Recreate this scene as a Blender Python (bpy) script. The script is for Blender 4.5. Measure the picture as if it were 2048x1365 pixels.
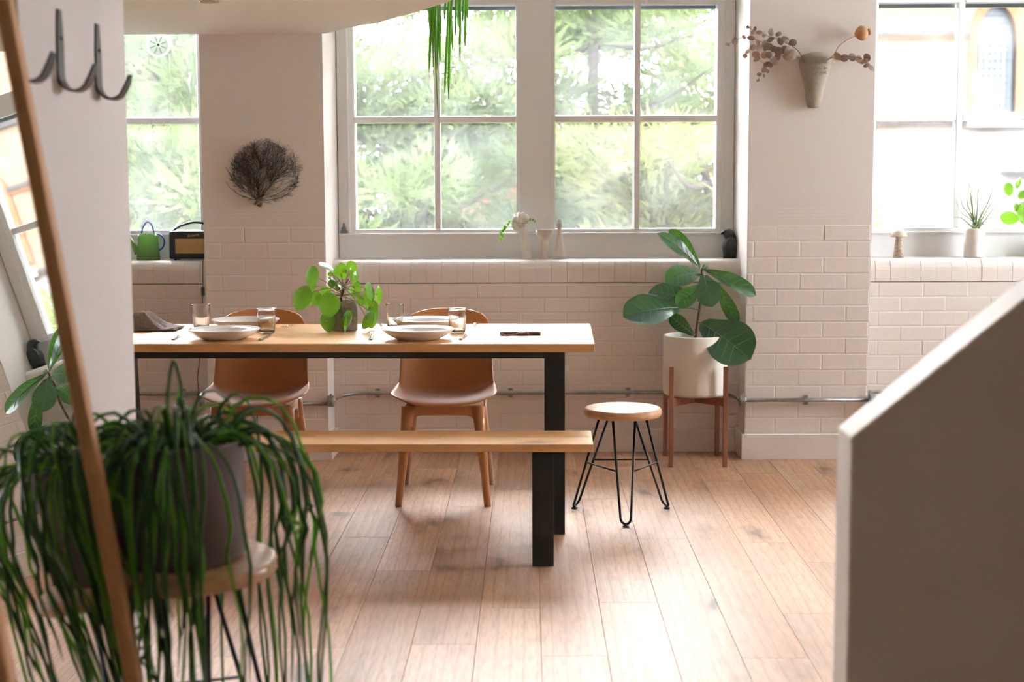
import bpy, bmesh, math, random
import numpy as np
from math import sin, cos, pi, radians, sqrt, atan2
from mathutils import Vector, Matrix, noise

random.seed(7)
SC = bpy.context.scene
COL = SC.collection
for _o in list(bpy.data.objects):
    bpy.data.objects.remove(_o, do_unlink=True)

# ------------------------------------------------------------------ camera
FPX, CAMH, ROLL = 2900.0, 1.34, 0.004
PITCH, YAW = math.atan(302 / FPX), math.atan(36 / FPX)
FW = Vector((-sin(YAW) * cos(PITCH), cos(YAW) * cos(PITCH), -sin(PITCH)))
_rt = Vector((cos(YAW), sin(YAW), 0)); _up = _rt.cross(FW)
RT = _rt * cos(ROLL) - _up * sin(ROLL)
UP = _up * cos(ROLL) + _rt * sin(ROLL)
CAM = Vector((0, 0, CAMH))
cd = bpy.data.cameras.new('camera'); cam = bpy.data.objects.new('camera', cd); COL.objects.link(cam)
cam.matrix_world = Matrix(((RT.x, UP.x, -FW.x, CAM.x), (RT.y, UP.y, -FW.y, CAM.y), (RT.z, UP.z, -FW.z, CAM.z), (0, 0, 0, 1)))
cd.sensor_width = 36; cd.lens = 36 * FPX / 2048; cd.clip_start = .05; cd.clip_end = 300
cd.dof.use_dof = True; cd.dof.focus_distance = 6.05; cd.dof.aperture_fstop = 3.0
SC.camera = cam

def ray(x, y): return FW + RT * ((x - 1024) / FPX) + UP * ((682.5 - y) / FPX)
def atY(x, y, d): v = ray(x, y); return CAM + v * (d / v.y)
def atZ(x, y, z): v = ray(x, y); return CAM + v * ((z - CAMH) / v.z)
def atX(x, y, xx): v = ray(x, y); return CAM + v * (xx / v.x)

# ------------------------------------------------------------------ sky and exposure
w = bpy.data.worlds.new('overcast_sky'); SC.world = w; w.use_nodes = True
bg = w.node_tree.nodes['Background']
bg.inputs[0].default_value = (0.93, 0.965, 1.0, 1); bg.inputs[1].default_value = 40.0
SC.view_settings.view_transform = 'Standard'; SC.view_settings.look = 'None'
SC.view_settings.exposure = 0.32; SC.view_settings.gamma = 1.0; SC.view_settings.use_curve_mapping = False
try:
    SC.cycles.max_bounces = 14; SC.cycles.diffuse_bounces = 7; SC.cycles.transparent_max_bounces = 24
    SC.cycles.transmission_bounces = 12; SC.cycles.glossy_bounces = 6; SC.cycles.sample_clamp_indirect = 12
except Exception:
    pass

# ------------------------------------------------------------------ helpers
class G:
    """collects vertices and faces for one mesh"""
    def __init__(s): s.v = []; s.f = []
    def add(s, v, f, m=None):
        o = len(s.v)
        s.v += [tuple(m @ Vector(p)) if m else tuple(p) for p in v]
        s.f += [tuple(i + o for i in q) for q in f]
        return s
    def box(s, x0, x1, y0, y1, z0, z1, m=None):
        v = [(x0, y0, z0), (x1, y0, z0), (x1, y1, z0), (x0, y1, z0), (x0, y0, z1), (x1, y0, z1), (x1, y1, z1), (x0, y1, z1)]
        f = [(0, 3, 2, 1), (4, 5, 6, 7), (0, 1, 5, 4), (1, 2, 6, 5), (2, 3, 7, 6), (3, 0, 4, 7)]
        return s.add(v, f, m)
    def grid(s, rows, close=False, m=None):
        n = len(rows[0]); v = [p for r in rows for p in r]; f = []
        for i in range(len(rows) - 1):
            for j in range(n if close else n - 1):
                k = (j + 1) % n
                f.append((i * n + j, i * n + k, (i + 1) * n + k, (i + 1) * n + j))
        return s.add(v, f, m)
    def lathe(s, prof, n=32, c=(0, 0, 0), rib=0.0, ribn=0, ribz=None, m=None):
        rows = []
        for r, z in prof:
            row = []
            for j in range(n):
                a = 2 * pi * j / n; rr = max(r, 1e-5)
                if rib and ribz and ribz[0] < z < ribz[1]: rr *= 1 + rib * cos(ribn * a)
                row.append((c[0] + rr * cos(a), c[1] + rr * sin(a), c[2] + z))
            rows.append(row)
        return s.grid(rows, True, m)
    def tube(s, pts, r, n=8, cap=True, flat=1.0, m=None):
        pts = [Vector(p) for p in pts]; k = len(pts)
        rs = r if isinstance(r, (list, tuple)) else [r] * k
        t0 = (pts[1] - pts[0]).normalized()
        a = Vector((0, 0, 1)) if abs(t0.z) < .9 else Vector((1, 0, 0))
        nrm = t0.cross(a).normalized(); rows = []
        for i, p in enumerate(pts):
            t = (pts[min(i + 1, k - 1)] - pts[max(i - 1, 0)])
            t = t.normalized() if t.length > 1e-9 else t0
            nrm = (nrm - t * nrm.dot(t)); nrm = nrm.normalized() if nrm.length > 1e-6 else t.orthogonal().normalized()
            b = t.cross(nrm)
            rows.append([p + nrm * (rs[i] * cos(2 * pi * j / n)) + b * (rs[i] * flat * sin(2 * pi * j / n)) for j in range(n)])
        o = len(s.v); s.grid(rows, True, m)
        if cap:
            s.f.append(tuple(o + j for j in range(n))[::-1]); s.f.append(tuple(o + (k - 1) * n + j for j in range(n)))
        return s
    def ell(s, c, r, n=16, k=10, m=None):
        rows = []
        for i in range(k + 1):
            t = pi * i / k
            rr = max(sin(t), 1e-4)
            rows.append([(c[0] + r[0] * rr * cos(2 * pi * j / n), c[1] + r[1] * rr * sin(2 * pi * j / n), c[2] - r[2] * cos(t)) for j in range(n)])
        return s.grid(rows, True, m)
    def prism(s, poly, z0, z1, m=None):
        """2-D outline (counter-clockwise) extruded along z; m turns it"""
        n = len(poly); v = [(x, y, z0) for x, y in poly] + [(x, y, z1) for x, y in poly]
        f = [tuple(range(n))[::-1], tuple(range(n, 2 * n))] + [(i, (i + 1) % n, n + (i + 1) % n, n + i) for i in range(n)]
        return s.add(v, f, m)

def mesh(g, name):
    me = bpy.data.meshes.new(name); me.from_pydata(g.v, [], g.f); me.update(); return me

def obj(name, g, mat, parent=None, smooth=False, loc=None, rot=None, bevel=0, seg=2, solid=0, sub=0, remesh=0, fix=False):
    me = g if isinstance(g, bpy.types.Mesh) else mesh(g, name)
    if mat and not me.materials: me.materials.append(mat)
    if fix:
        bm = bmesh.new(); bm.from_mesh(me); bmesh.ops.recalc_face_normals(bm, faces=bm.faces); bm.to_mesh(me); bm.free()
    if smooth:
        for p in me.polygons: p.use_smooth = True
    o = bpy.data.objects.new(name, me); COL.objects.link(o)
    if parent: o.parent = parent
    if loc is not None: o.location = loc
    if rot is not None: o.rotation_euler = rot
    if remesh:
        r = o.modifiers.new('remesh', 'REMESH'); r.mode = 'VOXEL'; r.voxel_size = remesh; r.use_smooth_shade = True
        sm = o.modifiers.new('smooth', 'SMOOTH'); sm.iterations = 4
    if solid:
        q = o.modifiers.new('solid', 'SOLIDIFY'); q.thickness = solid; q.offset = 0
    if bevel:
        b = o.modifiers.new('bevel', 'BEVEL'); b.width = bevel; b.segments = seg; b.limit_method = 'ANGLE'; b.angle_limit = radians(40)
    if sub:
        u = o.modifiers.new('sub', 'SUBSURF'); u.levels = sub; u.render_levels = sub
    return o

def tag(o, label=None, cat=None, group=None, kind=None):
    if label: o['label'] = label
    if cat: o['category'] = cat
    if group: o['group'] = group
    if kind: o['kind'] = kind
    return o

def thing(name, loc, label, cat, group=None, rotz=0):
    o = bpy.data.objects.new(name, None); COL.objects.link(o)
    o.empty_display_size = .05; o.location = loc; o.rotation_euler = (0, 0, rotz)
    return tag(o, label, cat, group)

def struct(name, g, mat, **k): return tag(obj(name, g, mat, **k), kind='structure')

def copy_tree(o, parent=None):
    c = o.copy(); COL.objects.link(c); c.parent = parent
    for ch in [q for q in bpy.data.objects if q.parent == o]: copy_tree(ch, c)
    return c

def bez(p0, p1, p2, p3, n):
    p0, p1, p2, p3 = map(Vector, (p0, p1, p2, p3)); out = []
    for i in range(n + 1):
        t = i / n; u = 1 - t
        out.append(p0 * u ** 3 + p1 * (3 * u * u * t) + p2 * (3 * u * t * t) + p3 * t ** 3)
    return out

def smoothpath(pts, n=6):
    P = [Vector(p) for p in pts]; out = []
    for i in range(len(P) - 1):
        a = P[max(i - 1, 0)]; b = P[i]; c = P[i + 1]; d = P[min(i + 2, len(P) - 1)]
        for k in range(n):
            t = k / n
            out.append(.5 * ((2 * b) + (c - a) * t + (2 * a - 5 * b + 4 * c - d) * t * t + (3 * b - a - 3 * c + d) * t ** 3))
    return out + [P[-1]]

# ------------------------------------------------------------------ materials
def nodes(name):
    m = bpy.data.materials.new(name); m.use_nodes = True; nt = m.node_tree
    return m, nt, nt.nodes['Principled BSDF']

def N(nt, kind, **k):
    n = nt.nodes.new(kind)
    for a, b in k.items():
        if isinstance(a, str) and a.startswith('i_'):
            n.inputs[a[2:].replace('_', ' ')].default_value = b
        else: setattr(n, a, b)
    return n

def mixc(nt, fac, a, b, blend='MIX'):
    n = nt.nodes.new('ShaderNodeMix'); n.data_type = 'RGBA'; n.blend_type = blend
    for s, v in ((0, fac), (6, a), (7, b)):
        if hasattr(v, 'links') or isinstance(v, bpy.types.NodeSocket): nt.links.new(v, n.inputs[s])
        else: n.inputs[s].default_value = v if s == 0 else (*v[:3], 1)
    return n.outputs[2]

def coords(nt, scale=(1, 1, 1), rand=0.0, kind='Object'):
    tc = N(nt, 'ShaderNodeTexCoord'); out = tc.outputs[kind]
    if rand:
        oi = N(nt, 'ShaderNodeObjectInfo')
        mu = N(nt, 'ShaderNodeMath', operation='MULTIPLY'); mu.inputs[1].default_value = rand
        nt.links.new(oi.outputs['Random'], mu.inputs[0])
        ad = N(nt, 'ShaderNodeVectorMath', operation='ADD')
        nt.links.new(out, ad.inputs[0]); nt.links.new(mu.outputs[0], ad.inputs[1]); out = ad.outputs[0]
    mp = N(nt, 'ShaderNodeMapping'); mp.inputs['Scale'].default_value = scale
    nt.links.new(out, mp.inputs['Vector']); return mp.outputs[0]

def ramp(nt, src, stops):
    r = N(nt, 'ShaderNodeValToRGB'); e = r.color_ramp.elements
    while len(e) < len(stops): e.new(.5)
    for q, (p, c) in zip(e, stops): q.position = p; q.color = (c, c, c, 1) if isinstance(c, (int, float)) else (*c, 1)
    nt.links.new(src, r.inputs[0]); return r.outputs[0]

def mat(name, c1, c2=None, scale=12, stretch=(1, 1, 1), rough=.5, metal=0., spec=.5, bump=0., bscale=60, rand=0., translucent=None, rough2=None, detail=4, coat=0, sheen=0):
    m, nt, b = nodes(name)
    b.inputs['Roughness'].default_value = rough; b.inputs['Metallic'].default_value = metal
    b.inputs['Specular IOR Level'].default_value = spec; b.inputs['Coat Weight'].default_value = coat
    b.inputs['Sheen Weight'].default_value = sheen; b.inputs['Sheen Roughness'].default_value = .35
    col = None
    if c2:
        v = coords(nt, stretch, rand)
        nz = N(nt, 'ShaderNodeTexNoise'); nz.inputs['Scale'].default_value = scale; nz.inputs['Detail'].default_value = detail
        nt.links.new(v, nz.inputs['Vector'])
        f = ramp(nt, nz.outputs[0], [(.33, 0), (.67, 1)])
        col = mixc(nt, f, c1, c2); nt.links.new(col, b.inputs['Base Color'])
        if rough2 is not None:
            rr = N(nt, 'ShaderNodeMapRange'); rr.inputs['To Min'].default_value = rough; rr.inputs['To Max'].default_value = rough2
            nt.links.new(f, rr.inputs['Value']); nt.links.new(rr.outputs[0], b.inputs['Roughness'])
    else: b.inputs['Base Color'].default_value = (*c1, 1)
    if bump:
        nb = N(nt, 'ShaderNodeTexNoise'); nb.inputs['Scale'].default_value = bscale; nb.inputs['Detail'].default_value = 5
        nt.links.new(coords(nt, (1, 1, 1), rand), nb.inputs['Vector'])
        bp = N(nt, 'ShaderNodeBump'); bp.inputs['Strength'].default_value = bump; bp.inputs['Distance'].default_value = .01
        nt.links.new(nb.outputs[0], bp.inputs['Height']); nt.links.new(bp.outputs[0], b.inputs['Normal'])
    if translucent:
        tr = N(nt, 'ShaderNodeBsdfTranslucent'); tr.inputs['Color'].default_value = (*translucent[0], 1)
        mx = N(nt, 'ShaderNodeMixShader'); mx.inputs[0].default_value = translucent[1]
        nt.links.new(b.outputs[0], mx.inputs[1]); nt.links.new(tr.outputs[0], mx.inputs[2])
        nt.links.new(mx.outputs[0], nt.nodes['Material Output'].inputs['Surface'])
    return m

def wood(name, dark, mid, light, axis='x', rough=.45, knots=True, rand=30., ring=6, vary=0., grey=None, coat=0., kn=.55):
    """timber with long grain, growth rings, knots; axis = direction of the grain"""
    m, nt, b = nodes(name)
    st = {'x': (.10, 1, 1), 'y': (1, .10, 1), 'z': (1, 1, .10)}[axis]
    v = coords(nt, st, rand)
    big = N(nt, 'ShaderNodeTexNoise'); big.inputs['Scale'].default_value = 9; big.inputs['Detail'].default_value = 3
    nt.links.new(v, big.inputs['Vector'])
    wv = N(nt, 'ShaderNodeTexWave', wave_type='BANDS', bands_direction='Y' if axis == 'x' else 'X')
    wv.inputs['Scale'].default_value = ring; wv.inputs['Distortion'].default_value = 5.5; wv.inputs['Detail'].default_value = 2; wv.inputs['Detail Scale'].default_value = .9
    nt.links.new(v, wv.inputs['Vector'])
    fine = N(nt, 'ShaderNodeTexNoise'); fine.inputs['Scale'].default_value = 130; fine.inputs['Detail'].default_value = 3
    nt.links.new(v, fine.inputs['Vector'])
    c = mixc(nt, ramp(nt, big.outputs[0], [(.3, 0), (.7, 1)]), mid, light)
    wr = ramp(nt, wv.outputs[0], [(.0, .30), (.18, .0), (1, 0)])
    c = mixc(nt, wr, c, dark)
    fr = ramp(nt, fine.outputs[0], [(.45, 0), (.75, .4)])
    c = mixc(nt, fr, c, dark)
    if vary:
        oi = N(nt, 'ShaderNodeObjectInfo')
        g = ramp(nt, oi.outputs['Random'], [(0, (.70, .66, .64)), (.3, (1.06, 1.02, .98)), (.55, (.84, .85, .87)), (.8, (1.14, 1.1, 1.06)), (1, (.86, .77, .7))])
        c = mixc(nt, vary, c, g, 'MULTIPLY')
    if grey:
        gn = N(nt, 'ShaderNodeTexNoise'); gn.inputs['Scale'].default_value = 2.6; gn.inputs['Detail'].default_value = 3
        nt.links.new(coords(nt, tuple(1 if q == 1 else .45 for q in st), rand), gn.inputs['Vector'])
        c = mixc(nt, ramp(nt, gn.outputs[0], [(.5, 0), (.78, .62)]), c, grey)
    if knots:
        vo = N(nt, 'ShaderNodeTexVoronoi'); vo.inputs['Scale'].default_value = 4.2 if axis == 'y' else 5
        st2 = tuple(1 if q == 1 else .42 for q in st)
        kv = coords(nt, st2, rand)
        dn = N(nt, 'ShaderNodeTexNoise'); dn.inputs['Scale'].default_value = 14; nt.links.new(kv, dn.inputs['Vector'])
        va = N(nt, 'ShaderNodeVectorMath', operation='SCALE'); va.inputs['Scale'].default_value = .1
        nt.links.new(dn.outputs['Color'], va.inputs[0])
        vb = N(nt, 'ShaderNodeVectorMath', operation='ADD'); nt.links.new(kv, vb.inputs[0]); nt.links.new(va.outputs[0], vb.inputs[1])
        nt.links.new(vb.outputs[0], vo.inputs['Vector'])
        k1 = ramp(nt, vo.outputs['Distance'], [(0, .95), (.07, .8), (.16, .3), (.3, 0)])
        # only some of the cells hold a knot
        sel = N(nt, 'ShaderNodeSeparateColor'); nt.links.new(vo.outputs['Color'], sel.inputs[0])
        gt = N(nt, 'ShaderNodeMath', operation='GREATER_THAN'); gt.inputs[1].default_value = kn; nt.links.new(sel.outputs[0], gt.inputs[0])
        ml = N(nt, 'ShaderNodeMath', operation='MULTIPLY'); nt.links.new(k1, ml.inputs[0]); nt.links.new(gt.outputs[0], ml.inputs[1])
        c = mixc(nt, ml.outputs[0], c, tuple(q * .42 for q in dark))
    nt.links.new(c, b.inputs['Base Color'])
    rr = N(nt, 'ShaderNodeMapRange'); rr.inputs['To Min'].default_value = rough; rr.inputs['To Max'].default_value = rough + .16
    nt.links.new(fine.outputs[0], rr.inputs['Value']); nt.links.new(rr.outputs[0], b.inputs['Roughness'])
    b.inputs['Coat Weight'].default_value = coat; b.inputs['Coat Roughness'].default_value = .25
    bp = N(nt, 'ShaderNodeBump'); bp.inputs['Strength'].default_value = .12; bp.inputs['Distance'].default_value = .003
    nt.links.new(wv.outputs[0], bp.inputs['Height']); nt.links.new(bp.outputs[0], b.inputs['Normal'])
    return m

def brickmat(name, c1, c2, mortar, scale=1.0):
    m, nt, b = nodes(name); b.inputs['Roughness'].default_value = .9; b.inputs['Specular IOR Level'].default_value = .04
    tc = N(nt, 'ShaderNodeTexCoord'); sx = N(nt, 'ShaderNodeSeparateXYZ'); cx = N(nt, 'ShaderNodeCombineXYZ')
    nt.links.new(tc.outputs['Object'], sx.inputs[0]); nt.links.new(sx.outputs[0], cx.inputs[0]); nt.links.new(sx.outputs[2], cx.inputs[1])
    br = N(nt, 'ShaderNodeTexBrick'); br.inputs['Color1'].default_value = (*c1, 1); br.inputs['Color2'].default_value = (*c2, 1); br.inputs['Mortar'].default_value = (*mortar, 1)
    br.inputs['Scale'].default_value = scale; br.inputs['Brick Width'].default_value = .225; br.inputs['Row Height'].default_value = .075; br.inputs['Mortar Size'].default_value = .006
    nt.links.new(cx.outputs[0], br.inputs['Vector']); nt.links.new(br.outputs[0], b.inputs['Base Color'])
    return m

def glassmat(name, tint=(1, 1, 1), haze=0.03):
    """thin window pane: clear, a little gloss, a little grime"""
    m, nt, b = nodes(name); nt.nodes.remove(b)
    tr = N(nt, 'ShaderNodeBsdfTransparent'); tr.inputs[0].default_value = (*tint, 1)
    gl = N(nt, 'ShaderNodeBsdfGlossy'); gl.inputs['Roughness'].default_value = .02
    tl = N(nt, 'ShaderNodeBsdfTranslucent'); tl.inputs[0].default_value = (.9, .92, .92, 1)
    nz = N(nt, 'ShaderNodeTexNoise'); nz.inputs['Scale'].default_value = 5; nz.inputs['Detail'].default_value = 8
    nt.links.new(coords(nt, (1, 1, 1), 20.), nz.inputs['Vector'])
    hz = ramp(nt, nz.outputs[0], [(.3, haze * .5), (.75, haze * 1.7)])
    m1 = N(nt, 'ShaderNodeMixShader'); nt.links.new(hz, m1.inputs[0]); nt.links.new(tr.outputs[0], m1.inputs[1]); nt.links.new(tl.outputs[0], m1.inputs[2])
    fr = N(nt, 'ShaderNodeFresnel'); fr.inputs[0].default_value = 1.3
    m2 = N(nt, 'ShaderNodeMixShader'); nt.links.new(fr.outputs[0], m2.inputs[0]); nt.links.new(m1.outputs[0], m2.inputs[1]); nt.links.new(gl.outputs[0], m2.inputs[2])
    nt.links.new(m2.outputs[0], nt.nodes['Material Output'].inputs['Surface']); return m

PAINT = mat('white_masonry_paint', (.775, .715, .665), (.745, .685, .64), scale=3, rough=.55, bump=.10, bscale=35)
PLASTER = mat('smooth_wall_paint', (.745, .69, .65), (.72, .67, .63), scale=1.5, rough=.6, bump=.03, bscale=60)
SOFFIT = mat('ceiling_paint', (.88, .885, .89), rough=.7, bump=.02, bscale=40)
HALF = mat('parapet_paint', (.84, .75, .67), rough=.5, bump=.02)
GLOSSWHITE = mat('white_gloss_paint', (.93, .95, .97), rough=.28, bump=.03, bscale=25)
OAK = wood('oak_floor', (.19, .095, .05), (.41, .235, .135), (.52, .325, .20), 'y', rough=.40, rand=40., ring=8, vary=.85, grey=(.38, .29, .235), kn=.35)
GAP = mat('dark_subfloor', (.20, .11, .065), rough=.9)
PINE = wood('oiled_pine', (.42, .19, .06), (.62, .345, .135), (.71, .435, .20), 'x', rough=.27, rand=10., ring=5)
STOOLWOOD = wood('stool_wood', (.36, .17, .07), (.55, .31, .15), (.64, .39, .21), 'x', rough=.30, rand=5., knots=False)
WALNUT = wood('walnut', (.10, .03, .015), (.20, .07, .035), (.26, .10, .05), 'z', rough=.45, knots=False)
MIRRORWOOD = wood('mirror_frame_wood', (.16, .07, .025), (.30, .14, .055), (.36, .18, .07), 'z', rough=.4, knots=False)
BLACK = mat('black_powder_coat', (.012, .011, .011), rough=.42, spec=.4)
CHAIR = mat('wood_plastic_composite', (.46, .20, .068), (.39, .16, .052), scale=260, rough=.34, bump=.02, bscale=200, spec=.5, coat=.25, sheen=.7)
CERAMIC = mat('white_glazed_ceramic', (.82, .79, .75), rough=.12, spec=.6)
MATTECERAMIC = mat('matt_cream_ceramic', (.80, .77, .70), (.77, .74, .67), scale=8, rough=.5, bump=.03)
PLASTERCAST = mat('white_plaster_cast', (.84, .81, .77), rough=.7, bump=.06, bscale=80)
STEEL = mat('cutlery_steel', (.62, .60, .58), rough=.18, metal=1)
GALV = mat('galvanised_steel', (.42, .42, .41), (.30, .30, .29), scale=30, rough=.42, metal=.85, bump=.03)
IRON = mat('forged_iron', (.055, .05, .055), rough=.45, metal=.5, bump=.05)
LINEN = mat('grey_brown_linen', (.18, .14, .12), (.24, .20, .17), scale=90, rough=.95, bump=.35, bscale=300)
CONCRETE = mat('rough_concrete', (.38, .34, .30), (.21, .19, .165), scale=45, rough=.9, bump=.25, bscale=80)
PILEA = mat('pilea_leaf', (.045, .15, .008), (.10, .25, .014), scale=14, rough=.25, spec=.5, rand=9., translucent=((.24, .52, .02), .27))
PILEASTEM = mat('pilea_petiole', (.30, .22, .10), (.22, .13, .06), scale=30, rough=.5)
BARK = mat('brown_bark', (.10, .05, .03), (.17, .10, .06), scale=40, rough=.9, bump=.3)
FIG = mat('fig_leaf', (.010, .040, .022), (.018, .060, .026), scale=14, rough=.30, spec=.55, rand=9., translucent=((.10, .30, .02), .14), bump=.25, bscale=18)
FIGVEIN = mat('fig_leaf_vein', (.15, .25, .12), rough=.4, translucent=((.3, .5, .1), .2))
SOIL = mat('potting_soil', (.03, .02, .014), (.06, .04, .03), scale=60, rough=1, bump=.5)
STRAND = mat('dark_green_strand', (.022, .075, .018), (.05, .14, .02), scale=9, rough=.35, rand=9., translucent=((.10, .34, .02), .22))
STRANDLIGHT = mat('bright_green_strand', (.10, .27, .02), (.17, .38, .03), scale=9, rough=.4, rand=9., translucent=((.26, .55, .04), .4))
MAUVEPOT = mat('mauve_stoneware', (.15, .105, .10), (.13, .09, .085), scale=8, rough=.5)
EUC = mat('dried_eucalyptus_leaf', (.17, .13, .10), (.26, .19, .15), scale=14, rough=.6, rand=9., translucent=((.35, .2, .12), .15))
EUCPALE = mat('pale_eucalyptus_leaf', (.32, .28, .25), (.42, .24, .15), scale=10, rough=.5, rand=9.)
POPPY = mat('dried_poppy', (.44, .24, .10), (.34, .17, .06), scale=25, rough=.7)
STONE = mat('sandstone_vase', (.33, .285, .23), (.29, .25, .20), scale=20, rough=.85, bump=.15)
CORAL = mat('dark_sea_fan', (.035, .03, .028), (.07, .05, .04), scale=30, rough=.9)
HOLD = mat('coral_root', (.20, .10, .04), (.06, .04, .03), scale=70, rough=.9, bump=.5)
RAVEN = mat('black_carved_stone', (.012, .016, .020), (.025, .03, .035), scale=30, rough=.5, bump=.5, bscale=60)
SPECKLE = mat('speckled_stone', (.44, .36, .26), (.16, .115, .075), scale=110, rough=.6)
AIRLEAF = mat('air_plant_leaf', (.22, .30, .17), (.30, .40, .20), scale=12, rough=.6, rand=5., translucent=((.4, .55, .2), .3))
BLUE = mat('cobalt_glass', (.02, .10, .42), rough=.12, spec=.7)
RADIOBODY = mat('black_leatherette', (.010, .013, .018), rough=.45, bump=.15, bscale=200)
GRILLE = mat('tan_speaker_cloth', (.34, .20, .07), (.27, .15, .05), scale=240, rough=.8)
GOLD = mat('gold_lettering', (.62, .34, .08), rough=.35, metal=.6)
CABLE = mat('dark_cable', (.025, .03, .028), rough=.5)
LEATHER = mat('dark_brown_leather', (.055, .022, .014), (.08, .03, .02), scale=30, rough=.35, bump=.15)
CORD = mat('russet_leather_cord', (.19, .045, .022), rough=.6)
PAPER = mat('book_pages', (.70, .62, .50), rough=.8)
CANDLE = mat('candle_wax', (.88, .86, .80), rough=.5)
FIGURINE = mat('grey_green_stone', (.14, .19, .20), (.21, .26, .27), scale=40, rough=.5)
VENTPLASTIC = mat('white_vent_plastic', (.85, .86, .82), rough=.35, translucent=((.9, .95, .88), .35))
STRING = mat('white_pull_cord', (.8, .8, .8), rough=.7)
MIRRORGLASS = mat('silvered_glass', (.90, .92, .91), rough=.0, metal=1)
PANE = glassmat('window_pane_glass', haze=.02)
def solidglass(name, col, rough=0., ior=1.45):
    m, nt, b = nodes(name); b.inputs['Base Color'].default_value = (*col, 1); b.inputs['Transmission Weight'].default_value = 1
    b.inputs['Roughness'].default_value = rough; b.inputs['IOR'].default_value = ior; return m
DRINKGLASS = solidglass('clear_drinking_glass', (.99, .99, .985))
GREENGLASS = mat('green_glass', (.13, .25, .08), rough=.12, spec=.6, translucent=((.25, .42, .14), .5))
FOLIAGE = mat('pine_foliage', (.026, .038, .016), (.052, .068, .024), scale=.9, rough=.8, rand=30., translucent=((.06, .08, .028), .3), detail=2, spec=.04)
FOLIAGE2 = mat('yellowish_foliage', (.034, .043, .017), (.052, .052, .021), scale=.9, rough=.8, rand=30., translucent=((.07, .078, .028), .3), detail=2, spec=.04)
TRUNK = mat('pine_bark', (.016, .013, .012), (.028, .022, .019), scale=6, rough=.95, spec=.04)
CHURCHBRICK = brickmat('pale_orange_brick', (.046, .029, .0175), (.058, .040, .027), (.055, .047, .037))
HOUSEBRICK = brickmat('red_house_brick', (.075, .032, .020), (.09, .042, .027), (.09, .07, .055))
TRIMBRICK = mat('orange_arch_brick', (.052, .022, .010), (.062, .030, .015), scale=6, rough=.9, spec=.04)
STONETRIM = mat('pale_stone_trim', (.12, .118, .114), rough=.9, spec=.04)
DARKSTONE = mat('weathered_string_course', (.016, .015, .016), (.024, .021, .020), scale=5, rough=.9, spec=.04)
LEADGLASS = mat('leaded_church_glass', (.028, .032, .037), (.037, .042, .047), scale=8, rough=.5, spec=.15)
LEAD = mat('lead_came', (.016, .018, .02), rough=.6, spec=.04)
ROOFTILE = mat('pale_red_roof_tile', (.040, .034, .032), (.047, .041, .038), scale=4, rough=.9, spec=.04)
GRASS = mat('garden_ground', (.04, .045, .02), (.055, .05, .03), scale=2, rough=1, spec=.04)

# ================================================================== STRUCTURE
XL, XR, YB, CEIL = -4.3, 4.6, -3.0, 3.4
PF = 7.14            # front of the piers
RF = 7.365           # front of the wall under the windows
WF = 7.62            # front of the window frames
PL0, PL1, PR0, PR1 = -1.605, -1.005, 1.067, 1.675
SILL = .985

g = G(); g.box(XL, XR, YB, 7.9, -.15, -.013)
floor = struct('floor', g, GAP)
# boards run towards the windows; the end joints seen in the photograph fix each row
PW = .192
x0 = atZ(1224.3, 1365, 0).x % PW
seen = {}
for px, py in ((1328, 1078), (1258, 1206), (1535, 1086), (1622, 1228), (1554, 1317), (1402, 1029), (1655, 1126), (1020, 1217), (883, 1290), (805, 1143),
               (726, 1075), (658, 1025), (933, 1014), (1029, 980), (878, 937), (1250, 960), (1600, 980)):
    p = atZ(px, py, 0); seen.setdefault(math.floor((p.x - x0) / PW), []).append(p.y)
rr = random.Random(3); _cache = {}
k0 = math.floor((-3.0 - x0) / PW)
for k in range(k0, k0 + 36):
    xa = x0 + k * PW
    js = sorted(seen.get(k, [4 + rr.random() * 1.8]))
    while js[0] > 1.2: js.insert(0, js[0] - rr.uniform(1.15, 1.9))
    while js[-1] < 7.36: js.append(js[-1] + rr.uniform(1.15, 1.9))
    for a, b in zip(js[:-1], js[1:]):
        a2, b2 = max(a, 1.0), min(b, 7.36)
        if b2 - a2 < .05: continue
        L = b2 - a2 - .0009; W = PW - .0009; e = .0007
        gg = G(); gg.v = [(-W / 2, -L / 2, -.013), (W / 2, -L / 2, -.013), (W / 2, L / 2, -.013), (-W / 2, L / 2, -.013),
                          (-W / 2, -L / 2, -e), (W / 2, -L / 2, -e), (W / 2, L / 2, -e), (-W / 2, L / 2, -e),
                          (-W / 2 + e, -L / 2 + e, 0), (W / 2 - e, -L / 2 + e, 0), (W / 2 - e, L / 2 - e, 0), (-W / 2 + e, L / 2 - e, 0)]
        gg.f = [(8, 9, 10, 11)] + [(i, (i + 1) % 4, 4 + (i + 1) % 4, 4 + i) for i in range(4)] + [(4 + i, 4 + (i + 1) % 4, 8 + (i + 1) % 4, 8 + i) for i in range(4)]
        obj('floor_board', gg, OAK, floor, loc=(xa + PW / 2, (a2 + b2) / 2, 0))

# ---- window wall
g = G()
g.box(PL0, PL1, PF + .0023, 7.9, -.013, CEIL); g.box(PR0, PR1, PF + .0023, 7.9, -.013, CEIL)
g.box(XL, -3.67, PF, 7.9, -.013, CEIL); g.box(3.74, XR, PF, 7.9, -.013, CEIL)
for a, b in ((-3.67, PL0), (PL1, PR0), (PR1, 3.74)):
    g.box(a, b, RF + .0024, 7.9, -.013, .868)
    g.box(a, b, 7.43, 7.9, .868, SILL)
    g.box(a, b, PF + .02, 7.9, 3.2, CEIL)
wall_back = struct('wall_back', g, PLASTER)

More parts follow.
